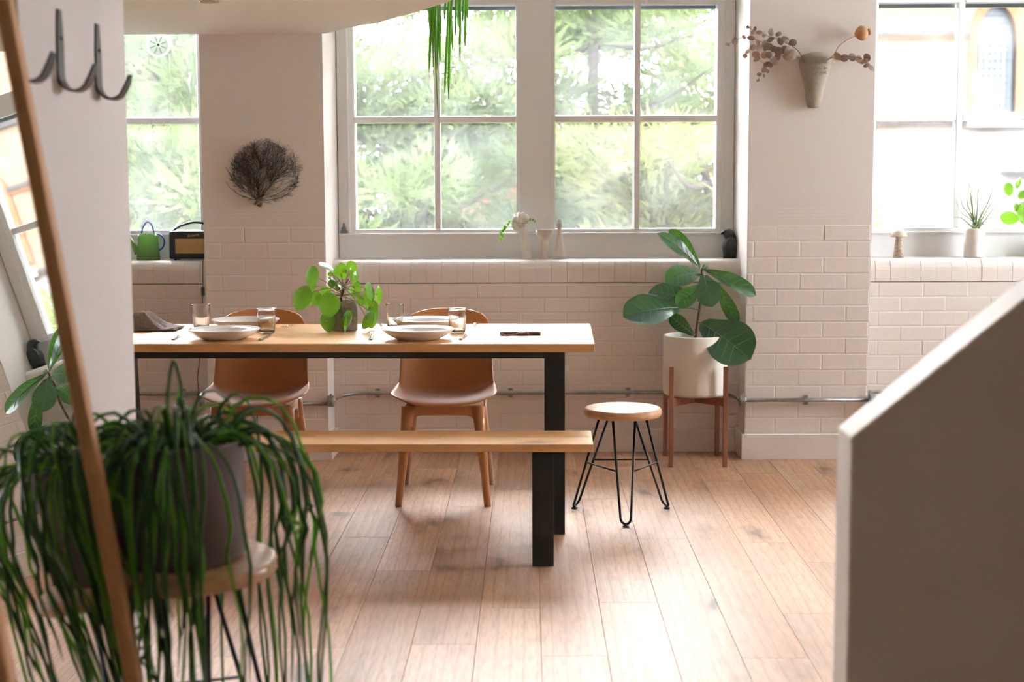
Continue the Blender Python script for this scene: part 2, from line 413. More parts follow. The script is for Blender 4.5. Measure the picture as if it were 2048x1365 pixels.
def brick_mesh(wd, h):
    key = (round(wd, 3), round(h, 3))
    if key not in _cache:
        q = G(); a, b, c = wd / 2, h / 2, .004
        q.v = [(-a, .012, -b), (a, .012, -b), (a, .012, b), (-a, .012, b), (-a, 0, -b), (a, 0, -b), (a, 0, b), (-a, 0, b),
               (-a + c, -.0013, -b + c), (a - c, -.0013, -b + c), (a - c, -.0013, b - c), (-a + c, -.0013, b - c)]
        q.f = [(8, 9, 10, 11)] + [(i, (i + 1) % 4, 4 + (i + 1) % 4, 4 + i) for i in range(4)] + [(4 + i, 4 + (i + 1) % 4, 8 + (i + 1) % 4, 8 + i) for i in range(4)]
        _cache[key] = mesh(q, 'brick')
    return _cache[key]
def lay(xa, xb, z0, z1, yf, off=0.):
    pitch, bw, j = .0785, .2275, .0022
    n = int((z1 - z0) / pitch + .5); hh = (z1 - z0) / n
    for i in range(n):
        x = xa - ((i % 2) * bw / 2 + off) % bw
        while x < xb - .01:
            a, b = max(x, xa), min(x + bw, xb)
            if b - a > .03:
                obj('brick', brick_mesh(b - a - j, hh - j), PAINT, wall_back,
                    loc=((a + b) / 2, yf + .0028 + rr.uniform(-.0012, .0006), z0 + (i + .5) * hh + rr.uniform(-.001, .001)), rot=(0, rr.uniform(-.004, .004), rr.uniform(-.003, .003)))
            x += bw
lay(PL1, PR0, .12, .868, RF, .06); lay(-2.55, PL0, .12, .868, RF, .1); lay(PR1, 2.75, .12, .868, RF, .02)
lay(PL0, PL1, .13, 1.165, PF, .03); lay(PR0, PR1, .13, 1.165, PF, .08)
# rounded bricks on edge along the front of each sill
def sillbrick(wd):
    pr = [(RF - .002, .872), (7.44, .872), (7.44, SILL), (RF + .055, SILL)]
    for k in range(7):
        a = pi / 2 * k / 6; pr.append((RF + .053 - .055 * sin(a), SILL - .055 + .055 * cos(a)))
    n = len(pr); q = G(); q.v = [(-wd / 2, y, z) for y, z in pr] + [(wd / 2, y, z) for y, z in pr]
    q.f = [tuple(range(n)), tuple(range(2 * n - 1, n - 1, -1))] + [(i, n + i, n + (i + 1) % n, (i + 1) % n) for i in range(n)]
    return mesh(q, 'sill_brick')
_sb = sillbrick(.0748)
for a, b in ((-2.55, PL0), (PL1, PR0), (PR1, 2.75)):
    n = round((b - a) / .0785); st = (b - a) / n
    for i in range(n):
        o = obj('sill_brick', _sb, PAINT, wall_back, loc=(a + (i + .5) * st, rr.uniform(-.001, .0015), 0)); o.scale.x = (st - .0013) / .0748

# painted air bricks set into both piers
for nm, cx, lab in (('left', -1.305, 'painted louvred air vent on the pier under the sea fan'), ('right', 1.385, 'painted louvred air vent on the pier under the stone wall vase')):
    t = thing('air_vent', (cx, PF + .004, 1.178), lab, 'vent')
    obj('frame', G().box(-.185, .185, -.0005, .01, .0, .078), PLASTER, t)
    for k in range(4): obj('louvre', G().box(-.175, .175, -.002, 0, .010 + k * .017, .017 + k * .017), PLASTER, t, bevel=.0009)

# the other walls of the room (outside the frame, but they bounce its light)
g = G(); g.box(XR, XR + .3, YB, 5.8, -.013, CEIL).box(XR, XR + .3, 6.9, 7.9, -.013, CEIL).box(XR, XR + .3, 5.8, 6.9, -.013, SILL).box(XR, XR + .3, 5.8, 6.9, 3.2, CEIL)
DIM = mat('white_room_paint', (.88, .87, .86), rough=.7)
struct('wall_right', g, DIM)
struct('wall_outer', G().box(XL - .15, XL, YB, 7.9, -.013, CEIL), DIM)
g = G(); g.box(XL, XR, YB - .15, YB, -.013, CEIL); struct('wall_rear', g, DIM)
struct('ceiling', G().box(XL, XR, YB, 7.9, CEIL, CEIL + .12), SOFFIT)
# partition carrying the coat hooks
WX, WY = -1.03, 3.737
PARTITION = mat('partition_paint', (.68, .64, .63), (.66, .62, .61), scale=1.5, rough=.6, bump=.03)
struct('wall_left', G().box(WX - .35, WX, .6, WY, -.013, CEIL), PARTITION)

# low mezzanine with its curved edge
cur = [atZ(x, y, 2.1) for x, y in ((690, 57), (750, 46), (830, 25), (870, 12), (900, 2))]
edge = smoothpath([(-.985, PF + .003)] + [(p.x, p.y) for p in cur] + [(-.2, 5.55), (-.1, 5.0), (-.06, 4.5), (-.06, 4.0), (-.06, WY)] if False else
                  [Vector((-.985, PF + .003, 0))] + [Vector((p.x, p.y, 0)) for p in cur] + [Vector((-.2, 5.55, 0)), Vector((-.1, 5.0, 0)), Vector((-.06, 4.4, 0)), Vector((-.06, WY, 0))], 6)
poly = [(p.x, p.y) for p in edge] + [(XL, WY), (XL, PF + .003)]
mez = struct('ceiling_mezzanine', G().prism(poly[::-1], 2.1, 2.36), SOFFIT, fix=True)

# baseboards
def baseboard(name, g): return struct(name, g, GLOSSWHITE if False else PAINT, bevel=.003)
baseboard('baseboard_back', G().box(PL1 + .018, PR0 - .018, RF - .018, RF + .004, 0, .118))
baseboard('baseboard_left_bay', G().box(-3.67, PL0 - .018, RF - .018, RF + .004, 0, .118))
baseboard('baseboard_right_bay', G().box(PR1 + .018, 3.74, RF - .018, RF + .004, 0, .118))
for nm, a, b in (('baseboard_left_pier', PL0, PL1), ('baseboard_right_pier', PR0, PR1)):
    baseboard(nm, G().box(a - .018, b + .018, PF - .018, PF + .005, 0, .128).box(a - .018, a, PF + .005, RF + .004, 0, .128).box(b, b + .018, PF + .005, RF + .004, 0, .128))

# sloping parapet of the stair, close on the right
HY0, HY1, HX, HZ = 2.62, 2.74, .586, .888
sl = (1.141 - .888) / (.891 - .586)
hp = [(HX, -.012), (2.4, -.012), (2.4, HZ + sl * (2.4 - HX)), (HX, HZ)]
struct('wall_stair_parapet', G().prism(hp, 0, HY1 - HY0, Matrix(((1, 0, 0, 0), (0, 0, -1, HY1), (0, 1, 0, 0), (0, 0, 0, 1)))), HALF, fix=True, bevel=.004)

SHADETONE = mat('outer_shade_tone', (.06, .075, .09), rough=.5)
# ---- windows: frame members, glazing bars and every pane are parts
def window(name, x0, x1, cols, label):
    t = tag(bpy.data.objects.new(name, None), kind='structure'); COL.objects.link(t); t['label'] = label
    zb, zt = 1.137, 3.16
    rows = [(1.137, 1.691), (1.725, 2.293), (2.40, 3.10)]
    ya, yb = WF + .012, WF + .075
    obj('sill_panel', G().box(x0, x1, WF + .006, WF + .12, SILL, 1.106), GLOSSWHITE, t)
    obj('bottom_rail', G().box(x0, x1, WF - .012, WF + .09, 1.106, 1.118).box(x0, x1, WF + .01, WF + .08, 1.118, zb), GLOSSWHITE, t, bevel=.003)
    obj('head', G().box(x0, x1, WF, WF + .09, 3.10, 3.2), GLOSSWHITE, t, bevel=.004)
    lo, hi = cols[0][0], cols[-1][1]
    for a, b, s in ((x0, lo, 1), (hi, x1, -1)):
        if b - a > .01:
            f = obj('jamb', G().box(a, b, WF, WF + .1, 1.118, 3.1), GLOSSWHITE, t, bevel=.004)
            m = a + (b - a) * (.62 if s == 1 else .38)
            obj('moulding', G().box(m - .006, m + .006, WF - .012, WF + .01, 1.118, 3.1), GLOSSWHITE, f, bevel=.004)
    for (a0, a1), (b0, b1) in zip(cols[:-1], cols[1:]):
        wide = b0 - a1 > .08
        if wide:
            f = obj('mullion', G().box(a1 + .022, b0 - .022, WF - .004, WF + .1, 1.118, 3.1), GLOSSWHITE, t, bevel=.004)
            for c in (a1 + .011, b0 - .011): obj('stop_bead', G().box(c - .011, c + .011, WF + .012, WF + .08, 1.118, 3.1), GLOSSWHITE, f, bevel=.004)
        else:
            obj('muntin', G().box(a1, b0, ya, yb, zb, 3.1), GLOSSWHITE, t, bevel=.005)
    for a, b in cols:
        for (p0, p1), (q0, q1) in zip(rows[:-1], rows[1:]):
            thick = q0 - p1 > .08
            obj('top_rail' if thick else 'muntin', G().box(a, b, ya - (.008 if thick else 0), yb, p1, q0), GLOSSWHITE, t, bevel=.005)
        for p0, p1 in rows:
            obj('pane', G().box(a, b, WF + .045, WF + .049, p0, p1), PANE, t)
        obj('shade_bar', G().box(a, b, WF + .085, WF + .11, 2.276, 2.40), SHADETONE, t)  # dark bar outside the glass; shade at the pane tops put into its colour
    return t
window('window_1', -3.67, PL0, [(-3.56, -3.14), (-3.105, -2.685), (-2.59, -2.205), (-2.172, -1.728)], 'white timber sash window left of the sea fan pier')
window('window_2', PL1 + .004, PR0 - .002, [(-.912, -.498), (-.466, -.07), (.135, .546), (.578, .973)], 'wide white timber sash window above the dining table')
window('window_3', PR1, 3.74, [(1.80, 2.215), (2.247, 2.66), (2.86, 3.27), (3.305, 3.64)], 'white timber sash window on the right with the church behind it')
w4 = window('added_side_window', -.55, .55, [(-.47, -.02), (.02, .47)], 'white timber sash window added in the unseen side wall to light the room')
w4.rotation_euler = (0, 0, -pi / 2); w4.location = (XR - WF + .06, 6.35, 0)  # added window out of view, lets extra daylight into the room

# ================================================================== OUTSIDE
struct('ground_garden', G().box(-60, 60, 8.3, 90, -6, -5), GRASS)
# brick church with a tall arched window
CY = 32.0
def C(px, py): p = atY(px, py, CY); return p.x, p.z
ch = thing('church', (16, CY, -5), 'pale brick church with an arched leaded window beyond the right sash window', 'building')
def cpart(name, g, m, **k): return obj(name, g, m, ch, loc=(-16, -CY, 5), **k)
ax0, _ = C(1951, 150); ax1, _ = C(2031, 150); axc, axr = (ax0 + ax1) / 2, (ax1 - ax0) / 2
zb = C(1990, 224)[1]; zs = C(1990, 92)[1]; zt = C(1990, 10)[1]
def arch(r, extra=0, n=14):
    out = [(axc - r, zb - extra), (axc + r, zb - extra)]
    for i in range(n + 1):
        a = pi * i / n; out.append((axc + r * cos(a), zs + (zt - zs + (r - axr)) * sin(a) ** .9))
    return out
wallm = Matrix(((1, 0, 0, 0), (0, 0, 1, 0), (0, 1, 0, 0), (0, 0, 0, 1)))
outer = arch(axr)
# wall built round the opening
g = G(); g.box(5.0, axc - axr - .0, CY, CY + .6, -5, 17).box(axc + axr, 30, CY, CY + .6, -5, 17).box(axc - axr, axc + axr, CY, CY + .6, -5, zb)
top = [(axc + axr, 17), (axc - axr, 17)] + [(x, z) for x, z in reversed(outer[2:])]
for i in range(2, len(outer) - 1):
    (xa, za), (xb_, zb_) = outer[i], outer[i + 1]
    g.add([(xa, CY, za), (xb_, CY, zb_), (xb_, CY, 17), (xa, CY, 17), (xa, CY + .6, za), (xb_, CY + .6, zb_)], [(0, 1, 2, 3), (0, 4, 5, 1)])
cpart('brick_wall', g, CHURCHBRICK)
tr_o, tr_i = arch(axr + .17), arch(axr)
g = G(); n = len(tr_o)
path_o = tr_o[1:] + [tr_o[0]]; path_i = tr_i[1:] + [tr_i[0]]
g.grid([[(x, CY - .06, z) for x, z in path_i], [(x, CY - .06, z) for x, z in path_o], [(x, CY, z) for x, z in path_o]])
g.grid([[(x, CY - .06, z) for x, z in path_i], [(x, CY + .3, z) for x, z in path_i]])
cpart('arch_trim', g, TRIMBRICK)
g = G(); g.prism([(x, z) for x, z in outer], CY + .25, CY + .3, wallm)
lead = cpart('leaded_window', g, LEADGLASS)
gl = G()
for i in range(1, 7): gl.box(axc - axr + i * axr / 3.5 - .008, axc - axr + i * axr / 3.5 + .008, CY + .23, CY + .25, zb, zs + .15)
for i in range(1, 14): gl.box(axc - axr, axc + axr, CY + .23, CY + .25, zb + i * .16 - .008, zb + i * .16 + .008)
obj('lead_lattice', gl, LEAD, lead)
def hband(name, py, hgt, m, xa, xb, out=.12):
    z = C(1850, py)[1]; return cpart(name, G().box(xa, xb, CY - out, CY, z - hgt / 2, z + hgt / 2), m)
hband('string_course', 68, .09, DARKSTONE, 5.0, axc - axr - .14); hband('string_course', 75, .10, TRIMBRICK, 5, axc - axr - .14, .06)
hband('string_course', 68, .09, DARKSTONE, axc + axr + .14, 30); hband('string_course', 247, .09, DARKSTONE, 5.0, 30, .1)
hband('string_course', -60, .12, DARKSTONE, 5.0, 30)
z0_, z1_ = C(1990, 254)[1], C(1990, 236)[1]
cpart('stone_sill', G().box(axc - axr - .18, axc + axr + .3, CY - .25, CY, z0_, z1_), STONETRIM)
# low aisle roof in front of the wall, in tile courses
zr = C(1850, 258)[1]
for k in range(22):
    ya_, za_ = CY - k * .24, zr - k * .165; yb_, zb2 = ya_ - .26, za_ - .178
    cpart('roof_course', G().add([(5.5, ya_, za_), (26, ya_, za_), (26, yb_, zb2 + .02), (5.5, yb_, zb2 + .02), (5.5, yb_, zb2 - .02), (26, yb_, zb2 - .02)], [(0, 1, 2, 3), (3, 2, 5, 4)]), ROOFTILE)
cpart('aisle_wall', G().box(5.5, 26, CY - 5.4, CY - 5.1, -5, zr - 3.7), CHURCHBRICK)
p0, p1 = C(1958, 325), C(2048, 340)
cpart('roof_light', G().box(p0[0], p0[0] + 2.2, CY - 1.9, CY - .7, p1[1] - .05, p0[1]), STONETRIM)

# far brick houses behind the trees
def house(name, x0, x1, y, zt, label, rows):
    t = thing(name, ((x0 + x1) / 2, y, -5), label, 'building'); cx = (x0 + x1) / 2
    obj('wall', G().box(x0 - cx, x1 - cx, 0, 6, 0, zt + 5), HOUSEBRICK, t)
    m = Matrix(((0, 0, 1, 0), (1, 0, 0, 0), (0, 1, 0, 0), (0, 0, 0, 1)))
    obj('roof', G().prism([(-.4, zt + 5), (6.4, zt + 5), (3, zt + 7.6)], x0 - cx - .2, x1 - cx + .2, m), ROOFTILE, t, fix=True)
    for z in rows:
        x = x0 + .9
        while x < x1 - 1.2:
            f = obj('window', G().box(x - cx, x - cx + 1.0, -.06, .1, z + 5, z + 6.4), STONETRIM, t)
            obj('pane', G().box(x - cx + .1, x - cx + .9, -.08, -.05, z + 5.1, z + 6.3), LEADGLASS, f); x += 2.4
house('brick_house', -17, -6, 42, 3.2, 'far red brick house glimpsed through pines in the left window', (-2.5, .6))
house('brick_house', -4.5, 4.0, 46, 1.6, 'far red brick house glimpsed between trunks in the wide middle window', (-3, -.4))

def tree(name, x, y, h, seed, label, mt, dens=1.0, lean=0):
    r = random.Random(seed); t = thing(name, (x, y, -5), label, 'tree', 'pines outside the windows')
    tp = smoothpath([(0, 0, 0), (r.uniform(-.2, .2), r.uniform(-.2, .2), h * .33), (lean * .5 + r.uniform(-.3, .3), r.uniform(-.3, .3), h * .66), (lean, 0, h)], 5)
    g = G().tube(tp, [.15 * (1 - .8 * i / (len(tp) - 1)) for i in range(len(tp))], 8)
    clumps = []
    nb = int(40 * dens)
    for i in range(nb):
        f = .33 + .66 * (i + r.random()) / nb; p = tp[min(int(f * (len(tp) - 1)), len(tp) - 1)]
        a = r.uniform(0, 2 * pi); L = (1.25 - .75 * f) * r.uniform(1.1, 2.1)
        e = p + Vector((cos(a) * L, sin(a) * L, r.uniform(-.1, .5)))
        m_ = p.lerp(e, .5) + Vector((0, 0, -.12))
        bp = smoothpath([p, m_, e], 3); g.tube(bp, [.035 * (1 - .8 * k / (len(bp) - 1)) for k in range(len(bp))], 5)
        for k in range(4):
            q = p.lerp(e, .35 + .24 * k) + Vector((r.uniform(-.25, .25), r.uniform(-.25, .25), r.uniform(-.05, .22)))
            clumps.append((q, r.uniform(.28, .55)))
    obj('trunk', g, TRUNK, t, smooth=True)
    rng = np.random.default_rng(seed); cs, Rs = [], []
    for c, R in clumps:
        k = int(230 * (R / .45) ** 2); cs += [tuple(c)] * k; Rs += [R] * k
    cs = np.array(cs); Rs = np.array(Rs)[:, None]; n = len(cs)
    d = rng.normal(size=(n, 3)) * (1, 1, .7) + (0, 0, .25); d /= np.linalg.norm(d, axis=1)[:, None]
    bb = cs + d * Rs * rng.uniform(.1, 1, (n, 1)) ** .6 * (1, 1, .62)
    dd = d + (0, 0, .3); dd /= np.linalg.norm(dd, axis=1)[:, None]
    ee = bb + dd * rng.uniform(.07, .17, (n, 1))
    sd = np.cross(d, rng.normal(size=(n, 3))); sd /= np.linalg.norm(sd, axis=1)[:, None]; sd *= rng.uniform(.011, .026, (n, 1))
    V = np.stack([bb - sd, bb + sd, ee], 1).reshape(-1, 3)
    me = bpy.data.meshes.new('foliage'); me.vertices.add(3 * n); me.vertices.foreach_set('co', V.astype(np.float32).ravel())
    me.loops.add(3 * n); me.loops.foreach_set('vertex_index', np.arange(3 * n, dtype=np.int32))
    me.polygons.add(n); me.polygons.foreach_set('loop_start', np.arange(0, 3 * n, 3, dtype=np.int32)); me.polygons.foreach_set('loop_total', np.full(n, 3, dtype=np.int32)); me.update()
    tag(obj('foliage', me, mt, t), kind='stuff')
T = [(-3.8, 14.6, 9.4, 'dark pine filling most of the left window', FOLIAGE), (-5.2, 19.5, 10, 'taller pine standing behind at the left edge of the left window', FOLIAGE),
     (-3.2, 11.9, 6.6, 'low bushy pine at the foot of the left window', FOLIAGE), (-2.2, 18.2, 10.5, 'tall pine with sky gaps at the left edge of the wide middle window', FOLIAGE),
     (-1.1, 13.5, 7.6, 'low bushy pine in the lower left panes of the middle window', FOLIAGE), (.15, 16.8, 9.8, 'slender pine rising behind the centre mullion', FOLIAGE),
     (1.1, 14.2, 9.6, 'dense green pine behind the right sash of the middle window', FOLIAGE), (1.75, 19.4, 9.6, 'yellowish pine high at the right end of the middle window', FOLIAGE2),
     (1.75, 11.9, 6.7, 'low yellow-green tree in the lower right panes of the middle window', FOLIAGE2)]
for i, (x, y, h, lab, mt) in enumerate(T): tree('pine_tree', x, y, h, 100 + i, lab, mt, 1.0, random.uniform(-.4, .4))

# ================================================================== LARGE FURNITURE
def frame_leg(xc, w_, d_, ytop, ybot, ztop, zbot, name, parent, m=BLACK):
    """one sloping leg of a trapezoid frame, running in depth from ytop to ybot"""
    q = G(); a = w_ / 2
    q.v = [(xc - a, ybot, zbot), (xc + a, ybot, zbot), (xc + a, ybot + d_, zbot), (xc - a, ybot + d_, zbot),
           (xc - a, ytop, ztop), (xc + a, ytop, ztop), (xc + a, ytop + d_, ztop), (xc - a, ytop + d_, ztop)]
    q.f = [(0, 3, 2, 1), (4, 5, 6, 7), (0, 1, 5, 4), (1, 2, 6, 5), (2, 3, 7, 6), (3, 0, 4, 7)]
    return obj(name, q, m, parent, bevel=.002)

TB = thing('dining_table', (.25, 5.56, 0), 'long pine dining table with black steel frame legs laid for four', 'table', rotz=-.022)
TLEN, TD = 2.215, .845
obj('tabletop', G().box(-TLEN, 0, 0, TD, .716, .75), PINE, TB, bevel=.004)
for y in (.055, TD - .095): obj('rail', G().box(-TLEN + .2, -.19, y, y + .04, .686, .716), BLACK, TB, bevel=.002)
for xc in (-.155, -TLEN + .155):
    frame_leg(xc, .08, .045, .05, -.02, .716, .004, 'leg', TB)
    frame_leg(xc, .08, .045, TD - .095, TD - .025, .716, .004, 'leg', TB)
    obj('crossbar', G().box(xc - .04, xc + .04, .095, TD - .095, .676, .716), BLACK, TB, bevel=.002)
    for y in (-.02, TD - .025): obj('foot_glide', G().box(xc - .03, xc + .03, y + .008, y + .037, 0, .004), MATTECERAMIC, TB)

BN = thing('bench', (.225, 5.09, 0), 'long pine bench on black steel legs in front of the dining table', 'bench', rotz=-.014)
BLEN, BD = 1.95, .295
obj('seat', G().box(-BLEN, 0, 0, BD, .411, .44), PINE, BN, bevel=.003)
for xc in (-.18, -BLEN + .18):
    frame_leg(xc, .077, .04, .02, -.018, .411, 0, 'leg', BN)
    frame_leg(xc, .077, .04, BD - .06, BD - .022, .411, 0, 'leg', BN)
    obj('crossbar', G().box(xc - .038, xc + .038, .06, BD - .06, .375, .411), BLACK, BN, bevel=.002)

# ---- moulded chairs
def shell_rows():
    # v: 0 seat front .. 1 top of back ; (half width, y, z, dy at edge, dz at edge)
    st = [(.180, -.232, .424, .050, .030), (.215, -.222, .436, .048, .030), (.229, -.185, .441, .035, .034), (.231, -.10, .436, .012, .040),
          (.228, -.01, .430, .0, .046), (.221, .08, .428, -.015, .055), (.215, .140, .433, -.045, .058), (.212, .168, .452, -.068, .045),
          (.210, .180, .49, -.075, .022), (.208, .190, .54, -.072, .008), (.207, .201, .60, -.064, .0), (.204, .213, .66, -.052, 0), (.199, .226, .71, -.042, 0),
          (.190, .236, .752, -.036, 0), (.172, .243, .785, -.028, -.004), (.140, .247, .803, -.02, -.008), (.095, .249, .811, -.01, -.006)]
    rows = []
    for hw, y, z, dy, dz in st:
        rows.append([(hw * u, y + dy * abs(u) ** 2.4, z + dz * abs(u) ** 2.6) for u in [-1 + 2 * j / 16 for j in range(17)]])
    return rows
def make_chair(loc, label, rotz):
    t = thing('dining_chair', loc, label, 'chair', 'moulded chairs at the far side of the table', rotz)
    obj('seat_shell', G().grid(shell_rows()), CHAIR, t, smooth=True, solid=.009, sub=1)
    fr, rx = [(-.152, -.135), (.152, -.135)], [(-.15, .10), (.15, .10)]
    feet = {(-1, -1): (-.190, -.222), (1, -1): (.190, -.222), (-1, 1): (-.195, .245), (1, 1): (.195, .245)}
    tops = {(-1, -1): (-.150, -.150), (1, -1): (.150, -.150), (-1, 1): (-.150, .115), (1, 1): (.150, .115)}
    for k in feet:
        a, b = tops[k], feet[k]
        obj('leg', G().tube([(a[0], a[1], .418), (a[0] + (b[0] - a[0]) * .2, a[1] + (b[1] - a[1]) * .2, .33), (b[0], b[1], 0)], [.030, .024, .0145], 14), CHAIR, t, smooth=True)
    # arched apron pieces between the legs
    def apron(half, thick):
        p = [(-half, .425), (-half, .33), (-half + .022, .33)]
        for i in range(7):
            a = pi / 2 * i / 6; p.append((-half + .022 + .05 * (1 - cos(a)), .33 + .05 * sin(a)))
        q = p + [(-x, z) for x, z in reversed(p)]
        return q[::-1], thick
    pf, th = apron(.165, .034)
    M1 = Matrix(((1, 0, 0, 0), (0, 0, -1, -.14), (0, 1, 0, 0), (0, 0, 0, 1)))
    obj('apron', G().prism(pf, -.017, .017, M1), CHAIR, t, fix=True, bevel=.006)
    M2 = Matrix(((1, 0, 0, 0), (0, 0, -1, .105), (0, 1, 0, 0), (0, 0, 0, 1)))
    obj('apron', G().prism(pf, -.017, .017, M2), CHAIR, t, fix=True, bevel=.006)
    ps, th = apron(.135, .03)
    for sx in (-1, 1):
        M3 = Matrix(((0, 0, 1, sx * .148), (1, 0, 0, -.017), (0, 1, 0, 0), (0, 0, 0, 1)))
        obj('apron', G().prism(ps, -.015, .015, M3), CHAIR, t, fix=True, bevel=.006)
    return t
make_chair((-.372, 6.29, 0), 'brown moulded chair behind the right pair of plates', .0)
make_chair((-1.195, 6.29, 0), 'brown moulded chair behind the left pair of plates', .03)

# ---- hairpin stools
def make_stool(name, loc, h, r, thick, feet_r, label, rotz, wood_):
    t = thing(name, loc, label, 'stool', None, rotz)
    e = min(thick * .45, .014); pr = [(0, h - thick), (r - e, h - thick)]
    for i in range(9):
        a = -pi / 2 + pi * i / 8; pr.append((r - e + e * cos(a), h - thick / 2 + (thick / 2) * sin(a)))
    pr += [(0, h)]
    obj('seat', G().lathe(pr, 56), wood_, t, smooth=True)
    bars = []
    for k in range(3):
        a = radians(150 - 120 * k + (0 if k else 0)); ca, sa = cos(a), sin(a); tx, ty = -sa, ca
        def P(rad, tan, z): return Vector((ca * rad + tx * tan, sa * rad + ty * tan, z))
        f, s_ = feet_r, .046
        loop = [P(f - .012 + .012 * sin(q), .021 * -cos(q), .034 - .022 * sin(q)) for q in [pi * i / 8 for i in range(9)]]
        pts = [P(r * .5, -s_, h - thick + .004)] + loop + [P(r * .5, s_, h - thick + .004)]
        lg = obj('hairpin_leg', G().tube(pts, .0052, 8), BLACK, t, smooth=True)
        obj('foot', G().lathe([(0, 0), (.012, 0), (.014, .003), (.012, .006), (.006, .008), (.006, .014), (0, .014)], 14, (ca * f, sa * f, 0)), BLACK, lg, smooth=True)
        zb_ = .47 * h; q = (h - thick - zb_) / (h - thick - .034)
        rad = r * .5 + (f - .012 - r * .5) * q; tn = s_ + (.021 - s_) * q
        bars.append((P(rad, -tn, zb_), P(rad, tn, zb_)))
    for k in range(3):
        obj('brace', G().tube([bars[k][0], bars[(k + 1) % 3][1]], .0036, 6), BLACK, t, smooth=True)
    return t
make_stool('hairpin_stool', (.381, 5.907, 0), .45, .161, .036, .225, 'round wooden stool with black hairpin legs right of the bench end', 0, STOOLWOOD)
PS = make_stool('plant_stool', (-.73, 2.935, 0), .585, .205, .034, .26, 'round wooden stool carrying the dark trailing plant beside the mirror', .35, STOOLWOOD)

# ---- mid-century plant stand, pot and fiddle-leaf fig
FX, FY = .812, 7.09
t = thing('plant_stand', (FX, FY, 0), 'walnut four-legged plant stand under the white pot', 'plant stand')
for sx in (-1, 1):
    for sy in (-1, 1): obj('leg', G().box(sx * .1305 - .011, sx * .1305 + .011, sy * .1505 - .011, sy * .1505 + .011, 0, .489), WALNUT, t, bevel=.003)
for s in (1, -1):
    a = atan2(.1505 * s, .1305); L = sqrt(.1305 ** 2 + .1505 ** 2) - .004
    obj('crossbar', G().box(-L, L, -.009, .009, .296, .336 if s == 1 else .3359, Matrix.Rotation(a, 4, 'Z')), WALNUT, t, bevel=.002)
t = thing('plant_pot', (FX, FY, .336), 'large cream white cylindrical pot holding the fiddle-leaf fig', 'pot')
pr = [(0, 0), (.145, 0), (.154, .006), (.157, .016), (.157, .29), (.155, .294), (.147, .294), (.145, .29), (.145, .262)]
obj('pot', G().lathe(pr, 64), MATTECERAMIC, t, smooth=True)
obj('soil', G().lathe([(.1455, .258), (.1, .262), (0, .264)], 32), SOIL, t, smooth=True)

def leaf_blade(base, tip, hw, nrm, sag=.1, n=14, m=8, shape='fig', fold=.10, wave=.02, seed=0):
    """leaf surface from base to tip about a curved midrib; returns (G, midrib points, rows)"""
    r = random.Random(seed); base, tip = Vector(base), Vector(tip); ax = tip - base; L = ax.length; t = ax.normalized()
    nrm = Vector(nrm); nrm = (nrm - t * nrm.dot(t)).normalized(); s = t.cross(nrm).normalized()
    rows = []; mid = []
    ph = r.uniform(0, 6)
    for i in range(n + 1):
        v = i / n
        if shape == 'fig':
            k_ = min(1, v / .6); wd = hw * (.30 + .70 * k_ * k_ * (3 - 2 * k_)) * min(1, v / .07 + .02) if v < .6 else hw * sqrt(max(0, 1 - ((v - .6) / .4) ** 2.4))
        elif shape == 'lance': wd = hw * max(0, sin(pi * v)) ** .8
        else: wd = hw * (1 - v) ** .7
        wd = max(wd, hw * .015)
        c = base + ax * v + nrm * (sag * L * 4 * v * (1 - v))
        mid.append(c); row = []
        for j in range(m + 1):
            u = -1 + 2 * j / m
            h = fold * abs(u) ** 1.3 * wd + wave * L * sin(v * 11 + ph + (3 if u < 0 else 0)) * abs(u) ** 2
            row.append(c + s * (wd * u) + nrm * h)
        rows.append(row)
    return rows, mid, s, nrm

FIGT = thing('fiddle_leaf_fig', (FX, FY, .6), 'fiddle-leaf fig with big dark leathery leaves in the cream pot', 'plant')
def fpx(cx, cy, d): return atY(1120 + cx / 2.624, 440 + cy / 2.624, FY + d)
FB = Vector(FIGT.location)
stem = smoothpath([fpx(712, 612, .0) - FB, fpx(722, 540, 0) - FB, fpx(738, 430, 0) - FB, fpx(735, 350, 0) - FB, fpx(745, 255, 0) - FB], 5)
stem[0].z = -.004
obj('stem', G().tube(stem, [.0085 - .004 * i / (len(stem) - 1) for i in range(len(stem))], 9), BARK, FIGT, smooth=True)
